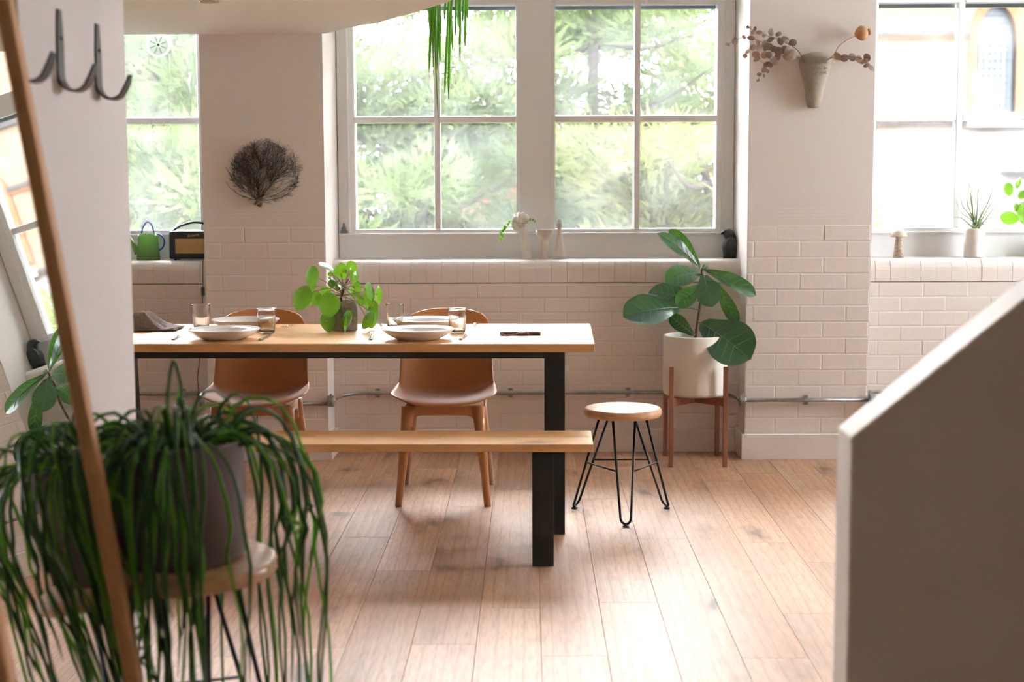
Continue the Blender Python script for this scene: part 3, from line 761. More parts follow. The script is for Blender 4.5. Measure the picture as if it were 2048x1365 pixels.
# base px, tip px (in the enlarged crop), half width, depth of base and tip, upward share of the normal
figleaves = [((738, 250), (574, 48), 42, 0, .03, .1, .05), ((735, 255), (510, 70), 34, 0, -.06, .5, .06), ((738, 282), (552, 328), 60, 0, -.12, .35, .10),
             ((752, 262), (1028, 398), 40, 0, -.03, .35, .10), ((752, 285), (800, 458), 66, -.01, -.14, .0, .04), ((820, 325), (932, 548), 38, 0, .02, -.1, .05),
             ((735, 345), (612, 455), 50, 0, -.05, .1, .06), ((715, 425), (463, 385), 60, .01, .11, .45, .06), ((640, 462), (332, 512), 86, -.03, -.16, .45, .06),
             ((704, 608), (575, 500), 40, -.01, .02, .0, .04), ((735, 540), (1000, 735), 122, -.03, -.18, .3, .08), ((742, 262), (770, 240), 14, 0, .02, .1, .02)]
for i, (b, e, hw, d0, d1, upw, sag) in enumerate(figleaves):
    B_, E_ = fpx(*b, d0), fpx(*e, d1); n_ = (CAM - B_).normalized() * (1 - abs(upw)) + Vector((0, 0, upw))
    v_ = (B_ - CAM).normalized(); t_ = (E_ - B_).normalized(); sd_ = t_.cross((n_ - t_ * n_.dot(t_)).normalized()); hwm = hw / 2.624 * 7.05 / FPX / max(.55, (sd_ - v_ * sd_.dot(v_)).length)
    rows, mid, s_, nn = leaf_blade(B_ - FB, E_ - FB, hwm, n_, sag, 16, 10, 'fig', .16, .012, i)
    lf = obj('leaf', G().grid(rows), FIG, FIGT, smooth=True, sub=1)
    gv = G(); gv.tube([p + nn * .0012 for p in mid[:-1]], [.0027 - .0019 * k / 15 for k in range(16)], 5)
    for k in range(3, 13, 2):
        for sd in (0, -1):
            gv.tube([mid[k] + nn * .001, (rows[min(k + 1, 16)][5 + (2 if sd == 0 else -2)]) + nn * .0012, rows[min(k + 2, 16)][5 + (4 if sd == 0 else -4)] + nn * .001], [.0015, .0011, .0005], 4)
    obj('leaf_veins', gv, FIGVEIN, lf)
    if i not in (0, 1, 3, 11):
        sp = min(stem, key=lambda q: (q - (B_ - FB)).length)
        obj('petiole', G().tube([sp, (sp + (B_ - FB)) / 2 + Vector((0, 0, .004)), B_ - FB], [.004, .0032, .003], 6), FIGVEIN, FIGT, smooth=True)

# ---- leaning mirror
na, nb_, nc = radians(-.3113), radians(8.8523), -.6954
MN = Vector((cos(na) * cos(nb_), sin(na) * cos(nb_), sin(nb_)))
MW = Vector((0, 0, 1)).cross(MN).normalized()      # along the width, away from the camera
MT = MN.cross(MW).normalized() * 1                 # up the slope
ML = 2.03; y0_, y1_ = 2.078, 2.683
base = Vector(((nc - MN.y * y0_) / MN.x, y0_, 0))  # glass plane at floor level, near corner
base += MT * (.02 * abs(MN.z))
W_ = (y1_ - y0_) / MW.y
mt_ = thing('leaning_mirror', base, 'tall wood-framed mirror leaning on the partition wall at the left', 'mirror')
mt_.matrix_world = Matrix(((MW.x, MT.x, MN.x, base.x), (MW.y, MT.y, MN.y, base.y), (MW.z, MT.z, MN.z, base.z), (0, 0, 0, 1)))
obj('mirror_glass', G().box(.03, W_ - .03, .03, ML - .03, -.004, 0), MIRRORGLASS, mt_)
obj('backing', G().box(.01, W_ - .01, .01, ML - .01, -.014, -.0045), MIRRORWOOD, mt_)
MF = wood('mirror_stile_wood', (.26, .12, .045), (.50, .25, .10), (.58, .31, .13), 'y', rough=.4, knots=False)
for a, b in ((0, .032), (W_ - .032, W_)): obj('stile', G().box(a, b, 0, ML, -.016, .014), MF, mt_, bevel=.003)
for a, b in ((0, .032), (ML - .032, ML)): obj('rail', G().box(.0325, W_ - .0325, a, b, -.016, .014), MF, mt_, bevel=.003)

# ---- coat hooks on the partition
for i, (yy, lab) in enumerate(((3.497, 'black iron coat hook nearest the wall edge'), (3.215, 'middle black iron coat hook of three on the partition'), (2.935, 'black iron coat hook half hidden by the mirror frame'))):
    t = thing('coat_hook', (WX, yy, 1.59), lab, 'hook', 'iron hooks on the partition')
    pts = [(.002, 0, .147), (.002, 0, .08), (.002, 0, .01)]
    for k in range(9):
        a = pi + pi * .78 * k / 8; pts.append((.034 + .032 * cos(a), 0, .004 + .034 * sin(a)))
    e = pts[-1]; pts += [(e[0] + .012, 0, e[2] + .022), (e[0] + .02, 0, e[2] + .046)]
    q = G(); top, bot = [], []
    P_ = [Vector(p) for p in pts]
    L_, R_, L2, R2 = [], [], [], []
    for k, p in enumerate(P_):
        d = (P_[min(k + 1, len(P_) - 1)] - P_[max(k - 1, 0)]).normalized(); nn = Vector((-d.z, 0, d.x)) * -.0025
        wd = .021 if 0 < k < len(P_) - 1 else .012
        L_.append(p + nn + Vector((0, -wd, 0))); R_.append(p + nn + Vector((0, wd, 0))); R2.append(p - nn + Vector((0, wd, 0))); L2.append(p - nn + Vector((0, -wd, 0)))
    rows = [[a, b, c, d] for a, b, c, d in zip(L_, R_, R2, L2)]
    for r_ in rows:
        for v_ in r_: v_.x = max(v_.x, 0)
    q.grid(rows, True); n4 = len(rows) * 4; q.f += [(3, 2, 1, 0), (n4 - 4, n4 - 3, n4 - 2, n4 - 1)]
    obj('bar', q, IRON, t, fix=True)
    obj('screw', G().ell((.006, 0, .085), (.003, .005, .005), 10, 6), BLACK, t, smooth=True)

# ================================================================== TABLE SETTINGS
TZ = .75
def on_table(px, py, z=TZ): p = atZ(px, py, z); return Vector((p.x, p.y, TZ))
plate_prof = [(0, .004), (.072, .004), (.076, 0), (.082, .001), (.105, .012), (.130, .027), (.1435, .041), (.1450, .043), (.1435, .044), (.128, .032), (.100, .017), (.07, .0095), (0, .008)]
PLATES = [(447, 657.5, 'white deep plate on the near side beside the linen napkin'), (491, 638.5, 'white deep plate on the far side behind the left near plate'),
          (836, 657.5, 'white deep plate on the near side right of the pilea'), (853, 638.5, 'white deep plate on the far side in front of the right chair')]
_pm = mesh(G().lathe(plate_prof, 72), 'plate')
for px, py, lab in PLATES:
    p = atZ(px, py, TZ + .043); o = obj('plate', _pm, CERAMIC, smooth=True, loc=(p.x, p.y, TZ)); tag(o, lab, 'plate', 'white plates on the dining table')
glass_prof = [(0, 0), (.029, 0), (.031, .003), (.0325, .012), (.0372, .078), (.0385, .092), (.0392, .104), (.0388, .1052), (.0380, .104), (.0372, .092), (.0359, .078), (.0312, .014), (.027, .009), (0, .008)]
_gm = mesh(G().lathe(glass_prof, 120, rib=.026, ribn=24, ribz=(.011, .091)), 'glass')
for px, py, lab in ((403, 657, 'ribbed glass tumbler nearest the linen napkin'), (534, 667, 'ribbed glass tumbler at the right of the left near plate'),
                    (790, 656, 'ribbed glass tumbler just right of the pilea'), (915, 667, 'ribbed glass tumbler at the right of the right near plate')):
    o = obj('tumbler', _gm, DRINKGLASS, smooth=True, loc=on_table(px, py)); tag(o, lab, 'glass', 'ribbed tumblers on the dining table')

def fork_geo():
    h = G(); L = .195
    pts = smoothpath([(0, 0, .003), (0, .05, .004), (0, .10, .009), (0, .125, .011), (0, .138, .007)], 4)
    h.tube(pts, [.0085 - .005 * min(1, 1.25 * k / (len(pts) - 1)) for k in range(len(pts))], 10, flat=.3)
    n = G().ell((0, .143, .0065), (.0115, .012, .0022), 16, 6)
    tn = [G().tube(smoothpath([(x * .9, .148, .0065), (x, .165, .007), (x, .182, .011), (x, .195, .016)], 3), [.0016] * 9 + [.0007], 6) for x in (-.0092, -.0031, .0031, .0092)]
    return h, n, tn
def knife_geo():
    h = G().tube(smoothpath([(0, 0, .0045), (0, .04, .0045), (0, .095, .0045)], 4), [.0075, .0082, .008, .0078, .0072, .0066, .006, .0055, .005], 12, flat=.5)
    b = G().prism([(-.004, .09), (.006, .09), (.0095, .12), (.0095, .185), (.004, .205), (-.004, .21)], .0028, .0046)
    return h, b
def fork(p0, p1, lab):
    p0, p1 = Vector(p0), Vector(p1); a = atan2(p1.y - p0.y, p1.x - p0.x) - pi / 2
    t = thing('fork', (p0.x, p0.y, TZ), lab, 'fork', 'steel forks on the dining table', a); h, n, tn = fork_geo()
    obj('handle', h, STEEL, t, smooth=True); obj('root', n, STEEL, t, smooth=True)
    for q in tn: obj('tine', q, STEEL, t, smooth=True)
def knife(p0, p1, lab):
    p0, p1 = Vector(p0), Vector(p1); a = atan2(p1.y - p0.y, p1.x - p0.x) - pi / 2
    t = thing('knife', (p0.x, p0.y, TZ), lab, 'knife', 'steel knives on the dining table', a); h, b = knife_geo()
    obj('handle', h, STEEL, t, smooth=True); obj('blade', b, STEEL, t, fix=True)
fork(on_table(346, 681), on_table(366, 668), 'steel fork between the linen napkin and the near plate')
fork(on_table(589, 651), on_table(569, 658), 'steel fork on the far side left of the pilea')
fork(on_table(741, 681), on_table(748, 668), 'steel fork right of the pilea on the near side')
fork(on_table(952, 647), on_table(946, 657), 'steel fork on the far side right of the plates')
knife(on_table(520, 682), on_table(545, 669), 'steel knife in front of the left near tumbler')
knife(on_table(921, 681), on_table(934, 669), 'steel knife in front of the right near tumbler')
knife(on_table(762, 651), on_table(771, 660), 'steel knife behind the tumbler right of the pilea')

# linen napkin: a folded cloth with a raised pleat
c0 = on_table(305, 660); rows = []
for i in range(27):
    row = []
    for j in range(33):
        u, v = i / 26, j / 32
        x = -.14 + .255 * v; y = -.085 + .19 * u
        ridge = math.exp(-((v - .47 - .18 * (u - .5)) / .17) ** 2) * (.092 - .045 * u) * (1 if u > .1 else u * 10)
        fold = .014 * abs(sin(7 * v + 3 * u)) + .006 * noise.noise(Vector((9 * u, 9 * v, 2)))
        edge_ = min(1, 9 * min(u, v, 1 - u, 1 - v))
        z = .006 + (ridge + fold) * edge_ ** .5 * (1 - .35 * v)
        row.append((x + .02 * noise.noise(Vector((4 * v, 4 * u, 7))), y + .015 * noise.noise(Vector((4 * u, 4 * v, 3))), max(z, .004)))
    rows.append(row)
t = thing('linen_napkin', (c0.x, c0.y, TZ), 'crumpled grey-brown linen napkin at the left end of the table', 'napkin')
obj('cloth', G().grid(rows), LINEN, t, smooth=True, solid=.004)
rows = [[(-.13 + .235 * j / 20 + .004 * sin(j), -.10 + .03 * i, .004 + .006 * (i == 1) + .003 * abs(sin(j * .9))) for j in range(21)] for i in range(4)]
obj('hem', G().grid(rows), LINEN, t, smooth=True, solid=.003)

# notebook with toggle and cord
b0 = on_table(1041, 669)
t = thing('notebook', (b0.x, b0.y, TZ), 'dark brown leather notebook tied with a cord and wooden toggle', 'notebook', rotz=-.02)
obj('cover', G().box(-.083, .083, -.05, .07, 0, .002).box(-.083, .083, -.05, .07, .0125, .0145).box(-.083, .083, -.052, -.049, .0, .0145), LEATHER, t, bevel=.0008)
obj('pages', G().box(-.079, .079, -.0485, .066, .0021, .0124), PAPER, t)
obj('toggle', G().tube([(-.012, -.058, .0062), (-.008, -.058, .0062), (.032, -.058, .0062), (.036, -.058, .0062)], [.004, .006, .006, .004], 12), WALNUT, t, smooth=True)
cp = smoothpath([(.012, -.058, .0145), (-.012, -.063, .008), (-.04, -.068, .003), (-.062, -.075, .003), (-.075, -.07, .006), (-.07, -.062, .010), (-.062, -.068, .004), (-.072, -.084, .003), (-.079, -.078, .004), (-.084, -.062, .004)], 5)
obj('cord', G().tube(cp, .0015, 6), CORD, t, smooth=True)
obj('cord', G().tube(smoothpath([(.03, -.052, .016), (.01, -.063, .0135), (-.02, -.066, .006), (-.05, -.07, .005), (-.06, -.08, .003), (-.045, -.083, .003)], 5), .0015, 6), CORD, t, smooth=True)

# ---- pilea in a concrete pot
PB = on_table(689, 661)
t = thing('concrete_pot', PB, 'rough grey concrete pot holding the pilea on the table', 'pot')
obj('pot', G().lathe([(0, 0), (.052, 0), (.055, .003), (.0555, .01), (.0545, .118), (.053, .124), (.050, .126), (.046, .124), (.045, .108)], 40), CONCRETE, t, smooth=True)
obj('soil', G().lathe([(.0455, .106), (.03, .109), (0, .11)], 24), SOIL, t, smooth=True)
def round_leaf(a, b_, cup=.12, tip=.12, n=24):
    """peltate leaf in its own plane: long axis x (a), short axis y (b_), facing +z"""
    rows = []
    for k in range(6):
        f = k / 5; rows.append([(a * f * (cos(q) + tip * max(0, cos(q)) ** 6), b_ * f * sin(q), -cup * a * f * f + .02 * a * sin(3 * q) * f) for q in [2 * pi * j / n for j in range(n)]])
    rows[0] = [(a * .01 * cos(2 * pi * j / n), b_ * .01 * sin(2 * pi * j / n), 0) for j in range(n)]
    return G().grid(rows, True)
def disc_leaf(P, a_m, ratio, ang, parent, mt, flip=1, base_loc=Vector((0, 0, 0)), name='leaf', cup=.12, tip=.12):
    """P world centre, a_m long half axis in metres, ratio short/long as seen, ang of the long axis in the picture (deg, y down)"""
    v = (P - CAM).normalized(); r_ = v.cross(Vector((0, 0, 1))).normalized(); u_ = r_.cross(v)
    e1 = r_ * cos(radians(ang)) - u_ * sin(radians(ang)); e2 = v.cross(e1).normalized()
    tl = math.acos(max(.06, min(1, ratio))); ny = (e2 * cos(tl) + v * (sin(tl) * flip)); nz = e1.cross(ny).normalized()
    if nz.dot(v) > 0: nz = -nz; ny = -ny
    M_ = Matrix(((e1.x, ny.x, nz.x, 0), (e1.y, ny.y, nz.y, 0), (e1.z, ny.z, nz.z, 0), (0, 0, 0, 1)))
    M_.translation = P - base_loc
    q = G(); s_ = round_leaf(a_m, a_m, cup, tip); q.add(s_.v, s_.f, M_)
    return obj(name, q, mt, parent, smooth=True), nz
PT = thing('pilea_plant', PB + Vector((0, 0, .108)), 'pilea with round bright green leaves on the dining table', 'plant')
def ppx(cx, cy, d): return atY(560 + cx / 7.186, 500 + cy / 7.186, PB.y + d)
KP = PB.y / FPX / 7.186
PO = Vector(PT.location)
hub = ppx(920, 560, 0)
st_ = smoothpath([Vector((0, 0, 0)), ppx(878, 700, 0) - PO, ppx(905, 620, 0) - PO, ppx(930, 520, 0) - PO, ppx(985, 420, 0) - PO], 4)
obj('stem', G().tube(st_, [.006, .006, .0058, .0055, .0055, .0052, .005, .005, .005, .0048, .0045, .004, .0035, .003, .0028, .0025, .002], 8), BARK, PT, smooth=True)
pleaves = [(445, 370, 145, 92, 100, 0, 1), (305, 680, 178, 128, 112, -.05, 1), (505, 690, 105, 85, 90, .02, 1), (695, 785, 168, 152, 95, -.13, 1), (670, 1120, 142, 104, 82, -.11, 1),
           (985, 1010, 140, 66, 105, -.10, -1), (915, 1090, 125, 26, 91, -.12, 1), (1255, 1005, 130, 72, 122, -.07, 1), (1350, 950, 170, 88, 98, 0, -1), (1335, 800, 78, 64, 60, -.03, 1),
           (1398, 645, 132, 50, 88, .03, 1), (1308, 590, 135, 62, 76, -.03, -1), (1208, 690, 148, 24, 86, -.06, 1), (1165, 720, 80, 70, 100, .05, 1), (1255, 740, 90, 45, 90, .04, 1),
           (1075, 560, 120, 85, 100, .06, 1), (1088, 380, 82, 58, 95, .03, -1), (1022, 240, 85, 74, 60, .0, 1), (895, 265, 86, 52, 62, -.03, 1), (850, 335, 115, 78, 40, .03, 1),
           (675, 220, 122, 40, 26, 0, -1), (735, 490, 60, 48, 80, -.01, 1), (650, 610, 90, 75, 60, .06, 1), (725, 355, 40, 36, 0, .05, 1), (460, 520, 70, 55, 100, .04, 1),
           (1003, 340, 84, 24, 86, -.04, 1), (830, 560, 36, 32, 60, -.02, 1), (800, 460, 125, 42, 36, .02, -1), (400, 765, 56, 40, 30, .05, 1)]
for i, (cx, cy, a, b, ang, d, fl) in enumerate(pleaves):
    P = ppx(cx, cy, d); P.y = min(max(P.y, PB.y - .15), PB.y + .13)
    if P.z - a * KP < TZ + .004: P.z += TZ + .006 - (P.z - a * KP)
    lf, nz = disc_leaf(P, a * KP, b / a, ang, PT, PILEA, fl, PO, cup=.16)
    s0 = st_[6 + (i * 5) % 10]; e0 = P - PO - nz * .001
    mid = (s0 + e0) / 2 + Vector((0, 0, .014))
    obj('petiole', G().tube(smoothpath([s0, mid, e0], 4), [.0019 - .0006 * k / 8 for k in range(9)], 6), PILEASTEM, PT, smooth=True)
    obj('petiole_dot', G().ell(tuple(e0 + nz * .0012), (.0016, .0016, .0016), 8, 5), CANDLE, lf)

# ================================================================== FOREGROUND TRAILING PLANT
SB = Vector((-.73, 2.935, .585))
t = thing('stoneware_pot', SB, 'dark mauve stoneware pot on the wooden plant stool', 'pot')
obj('pot', G().lathe([(0, 0), (.128, 0), (.136, .006), (.138, .016), (.141, .245), (.140, .250), (.134, .250), (.132, .246), (.130, .215)], 56), MAUVEPOT, t, smooth=True)
obj('soil', G().lathe([(.1305, .212), (.08, .218), (0, .222)], 28), SOIL, t, smooth=True)
TP = thing('trailing_cactus', SB + Vector((0, 0, .214)), 'dark green trailing cactus with long hanging strands in the foreground', 'plant')
rs = random.Random(11)
def strand_free(p):
    """keep strands off the partition and the mirror"""
    x, y, z = p + Vector(TP.location)
    if x < WX + .02: p.x += WX + .02 - x
    xm = (nc - MN.y * y - MN.z * z) / MN.x + .03
    if y < 2.71 and x < xm: p.x += xm - x
    if z < .008: p.z += .008 - z
    # outside the pot and the seat below the rim
    r_ = sqrt(p.x ** 2 + p.y ** 2)
    lim = .147 if -.214 < p.z < .036 and r_ > .125 else 0
    if -.268 < p.z <= -.204: lim = .212
    elif -.30 < p.z <= -.268: lim = .205
    if lim and r_ < lim and p.z < .02: s = lim / max(r_, 1e-4); p.x *= s; p.y *= s
    return p
for i in range(150):
    a = rs.gauss(-pi / 2 + .1, 1.15) if rs.random() < .72 else rs.uniform(0, 2 * pi)
    r0 = rs.uniform(.02, .115); R = rs.choice([.165, .18, .2, .225]) + rs.uniform(-.005, .03)
    if rs.random() < .22: R += rs.uniform(.03, .075)
    an = (a + pi) % (2 * pi) - pi
    if -1.12 < an < .35:
        if rs.random() < .68: continue
        R = rs.uniform(.25, .30)
    if cos(a) < -.55: R = min(R, .2)
    h = rs.uniform(.035, .075) + (.05 if rs.random() < .15 else 0)
    zend = -rs.choice([.35, .45, .55, .65, .75]) - rs.uniform(0, .12)
    if rs.random() < .2: zend = -rs.uniform(.12, .3)
    zend = max(zend, -.775); d = Vector((cos(a), sin(a), 0)); tw = Vector((-sin(a), cos(a), 0)) * rs.uniform(-.05, .05)
    R = max(R, .222) if zend < -.2 and R < .222 and rs.random() < .99 else R
    pts = bez(d * r0, d * (r0 + .03) + Vector((0, 0, h * 1.5)), d * R * 1.0 + Vector((0, 0, h * 1.3)), d * R + tw + Vector((0, 0, -.10)), 8)
    for k in range(1, 7):
        f = k / 6; pts.append(d * (R + .012 * sin(4 * f + i)) + tw * (1 + f * .6) + Vector((.008 * sin(7 * f + i), .008 * cos(6 * f + 2 * i), -.10 + (zend + .10) * f)))
    pts = [strand_free(Vector(p)) if k > 2 else p for k, p in enumerate(pts)]
    n = len(pts); obj('strand', G().tube(pts, [.0038 + .0008 * sin(k) if k < n - 2 else .0026 if k < n - 1 else .0008 for k in range(n)], 6), STRAND if rs.random() < .75 else STRANDLIGHT, TP, smooth=True)
# a few stiff shoots rising from the crown
for a, L, bend in ((2.2, .19, .03), (1.9, .11, .02), (1.2, .10, -.03), (.5, .085, .03), (2.7, .09, -.02), (-.6, .08, .03), (1.5, .07, .05), (3.3, .075, .02), (.1, .07, -.03)):
    d = Vector((cos(a), sin(a), 0)); r0 = .05
    pts = smoothpath([d * r0, d * (r0 + .01) + Vector((bend * .3, 0, L * .55)), d * (r0 + .025) + Vector((bend, 0, L)), d * (r0 + .05) + Vector((bend * 1.8, 0, L * .72)), d * (r0 + .075) + Vector((bend * 2.2, 0, L * .35))], 3)
    obj('shoot', G().tube(pts, [.004] * (len(pts) - 1) + [.001], 6), STRAND, TP, smooth=True)

# ---- trailing plant hanging over the edge of the mezzanine
hp_ = atZ(905, -6, 2.36); HP = Vector((-.36, 6.22, 2.36))
edge_pt = min(edge, key=lambda q: (Vector((q.x, q.y)) - Vector((-.42, 6.3))).length)
HP = Vector((edge_pt.x - .10, edge_pt.y - .06, 2.36))
t = thing('mezzanine_pot', HP, 'pot standing on the mezzanine edge above the frame', 'pot')
obj('pot', G().lathe([(0, 0), (.07, 0), (.08, .12), (.076, .12), (.072, .1)], 28), MAUVEPOT, t, smooth=True)
obj('soil', G().lathe([(.0725, .098), (0, .1)], 20), SOIL, t)
HT = thing('hanging_cactus', HP + Vector((0, 0, .1)), 'bright green hanging strands in front of the middle window', 'plant')
rs = random.Random(5)
for i, (px, py, r_) in enumerate(((858, 150, .0045), (866, 110, .0045), (872, 125, .005), (877, 95, .0045), (880, 130, .005), (883, 70, .0045), (869, 60, .0045), (874, 140, .004), (862, 90, .004),
                                  (889, 186, .0045), (897, 200, .005), (905, 100, .0045), (911, 80, .004), (916, 60, .0045), (920, 122, .0045), (925, 50, .004), (935, 40, .0045), (897, 30, .004), (876, 235, .0028), (868, 170, .0024), (930, 95, .0045), (888, 45, .004))):
    off = rs.uniform(-.03, .05); e = atY(px, py, edge_pt.y + .10 + off)
    topx = e.x + rs.uniform(-.015, .02) + (.03 if py > 180 and r_ > .004 else 0)
    P0 = Vector((rs.uniform(-.04, .04), rs.uniform(-.03, .04), 0)); K = Vector((topx, edge_pt.y + .10 + off, 2.40)) - HP - Vector((0, 0, .1))
    pts = smoothpath([P0, P0.lerp(K, .5) + Vector((0, 0, .10)), K, K.lerp(e - HP - Vector((0, 0, .1)), .5) + Vector((rs.uniform(-.01, .012), 0, 0)), e - HP - Vector((0, 0, .1))], 5)
    obj('strand', G().tube(pts, [r_ * 1.3] * (len(pts) - 2) + [r_ * .9, r_ * .2], 6), STRANDLIGHT, HT, smooth=True)

# ================================================================== SILL OBJECTS
SY = 7.52
def onsill(px, d=SY): p = atY(px, 515, d); return Vector((p.x, d, SILL))
KS = SY / FPX                                     # metres per photo pixel at the sill

# plaster hand holding a sprig
hb = onsill(1051)
HD = thing('plaster_hand', hb, 'white plaster hand sculpture raised in a loose fist on the sill', 'sculpture')
def hx(cx, cy, d=0.):                             # enlarged crop -> local metres
    p = atY(960 + cx / 9.31, 410 + cy / 9.31, SY + d); return p - hb
q = G()
arm = [hx(870, 1000), hx(862, 860), hx(850, 720), hx(828, 600), hx(800, 520), hx(772, 440)]
arm[0].z = 0
q.tube(smoothpath(arm, 4), [.0345 - .0012 * k if k < 12 else .0200 + .0011 * (k - 11) for k in range(21)], 18, flat=.8)
q.ell(tuple(hx(755, 395, .004)), (.033, .022, .036), 18, 12)
for i, (kx, ky, mx, my, tx, ty) in enumerate(((665, 235, 640, 205, 690, 330), (735, 195, 725, 165, 755, 345), (805, 195, 800, 165, 825, 335), (868, 225, 872, 205, 880, 320))):
    q.tube(smoothpath([hx(740 + 22 * i, 370, .010), hx(kx, ky + 45, .010), hx(mx, my, -.004), hx(kx + 18, ky + 30, -.030), hx(tx, ty - 40, -.034), hx(tx, ty, -.022)], 4),
           [.0100, .0100, .0100, .0100, .0098, .0097, .0096, .0095, .0094, .0094, .0093, .0092, .0090, .0090, .0088, .0086, .0085, .0083, .0080, .0076, .0068], 12)
q.tube(smoothpath([hx(715, 470, -.006), hx(640, 410, -.014), hx(625, 330, -.020), hx(650, 255, -.030), hx(672, 215, -.032)], 4), [.0135] * 6 + [.0115] * 6 + [.0105, .010, .0095, .009, .008], 12)
obj('hand', q, PLASTERCAST, HD, remesh=.0028)
spr = thing('plant_sprig', hb + Vector((0, 0, .13)), 'thin green sprig threaded through the plaster hand', 'sprig')
so = Vector(spr.location)
sp_ = smoothpath([hx(1010, 300, -.02) + hb - so, hx(930, 270, -.03) + hb - so, hx(850, 345, -.050) + hb - so, hx(700, 335, -.052) + hb - so, hx(560, 290, -.05) + hb - so, hx(490, 400, -.05) + hb - so, hx(430, 460, -.05) + hb - so, hx(400, 560, -.05) + hb - so, hx(395, 665, -.05) + hb - so], 5)
obj('stem', G().tube(sp_, .0013, 6), STRAND, spr, smooth=True)
rs = random.Random(9)
for k in list(range(0, 8, 2)) + list(range(20, len(sp_))):
    c = sp_[k]
    for _ in range(2):
        disc_leaf(c + so + Vector((rs.uniform(-.006, .006), rs.uniform(-.004, .002), rs.uniform(-.006, .006))), rs.uniform(.0045, .0075), rs.uniform(.4, .9), rs.uniform(0, 180), spr, STRANDLIGHT, 1, so)

def lathe_thing(name, px, prof, m, lab, cat, part='body', d=SY, n=40):
    t = thing(name, onsill(px, d), lab, cat); obj(part, G().lathe(prof, n), m, t, smooth=True); return t
CREAM = mat('white_bisque', (.80, .75, .71), rough=.65, bump=.05)
lathe_thing('goblet', 1089, [(0, 0), (.0265, 0), (.0265, .004), (.024, .02), (.0195, .09), (.0185, .10), (.044, .126), (.0465, .134), (.0465, .150), (.044, .152), (.041, .150), (.038, .140), (0, .132)], CREAM, 'white pedestal goblet between the plaster hand and the candlestick', 'goblet')
t = lathe_thing('candlestick', 1119, [(0, 0), (.040, 0), (.041, .005), (.037, .010), (.038, .014), (.036, .020), (.034, .022), (.033, .028), (.028, .034), (.022, .07), (.014, .12), (.0085, .152), (.0125, .160), (.0135, .178), (.011, .179), (0, .176)], CREAM, 'white cone-shaped candlestick with a burnt-down candle', 'candlestick')
cn = thing('candle_stub', Vector(t.location) + Vector((0, 0, .1775)), 'short white candle stub in the cone-shaped candlestick', 'candle')
obj('wax', G().lathe([(0, 0), (.0105, 0), (.011, .02), (.009, .026), (0, .023)], 18), CANDLE, cn, smooth=True)
obj('wick', G().tube([(0, 0, .022), (.001, 0, .033)], .001, 6), BLACK, cn)

# carved bird
rb = onsill(1459, 7.53)
RV = thing('bird_figure', rb, 'black carved bird figure on the sill against the right reveal', 'figurine')
def rx_(cx, cy, d=0.): return atY(1420 + cx / 13.65, 440 + cy / 13.65, 7.53 + d) - rb
q = G()
q.ell(tuple(rx_(545, 760)), (.041, .040, .058), 20, 14); q.ell(tuple(rx_(545, 930)), (.038, .036, .030), 18, 10)
q.ell(tuple(rx_(520, 400, -.006)), (.030, .030, .030), 18, 12); q.ell(tuple(rx_(555, 545)), (.033, .032, .042), 18, 12)
q.tube([rx_(460, 350, -.01), rx_(390, 345, -.014), rx_(330, 362, -.016), rx_(295, 385, -.018)], [.018, .0135, .009, .004], 12)
for dd in (-.030, .030): q.ell(tuple(rx_(590, 740, dd)), (.034, .013, .055), 14, 10, None)
q.tube([rx_(690, 560, .0), rx_(712, 800, .0), rx_(690, 1010, 0)], [.012, .018, .012], 10)
base_low = min(v[2] for v in q.v); q.v = [(a, b, max(c, 0)) for a, b, c in q.v]
obj('body', q, RAVEN, RV, remesh=.0022)
obj('plinth', G().lathe([(0, 0), (.035, 0), (.036, .006), (.03, .012), (0, .014)], 20), RAVEN, RV)

# small seated stone figure on the window rail
fb = atY(684, 463, 7.632); fb.z = 1.118
FGT = thing('stone_figurine', (-.974, 7.613, 1.118), 'tiny grey-green seated stone figure in the left corner of the middle window', 'figurine')
q = G(); q.ell((0, 0, .006), (.022, .010, .0065), 16, 8); q.ell((-.009, -.003, .011), (.010, .008, .006), 12, 6).ell((.009, -.003, .011), (.010, .008, .006), 12, 6)
q.ell((0, 0, .024), (.0105, .0075, .014), 14, 8).ell((-.010, -.002, .022), (.0035, .004, .010), 8, 6).ell((.010, -.002, .022), (.0035, .004, .010), 8, 6)
q.tube([(-.011, -.002, .016), (0, -.009, .014), (.011, -.002, .016)], .003, 8)
q.ell((0, 0, .043), (.0065, .0065, .008), 12, 8); q.tube([(0, 0, .049), (0, 0, .054), (0, 0, .058)], [.004, .0025, .0006], 8)
q.v = [(a, b, max(c, 0)) for a, b, c in q.v]
obj('figure', q, FIGURINE, FGT, remesh=.0012)

# stone mushroom
t = thing('stone_mushroom', onsill(1797), 'speckled stone mushroom on the right window sill', 'ornament')
obj('stalk', G().lathe([(0, 0), (.0255, 0), (.0265, .004), (.022, .05), (.0165, .108), (.015, .112), (0, .112)], 26), SPECKLE, t, smooth=True)
obj('cap', G().lathe([(0, .110), (.034, .107), (.0425, .109), (.041, .116), (.033, .132), (.020, .143), (0, .148)], 30), mat('pale_stone_cap', (.60, .52, .42), (.48, .40, .31), scale=90, rough=.55), t, smooth=True)

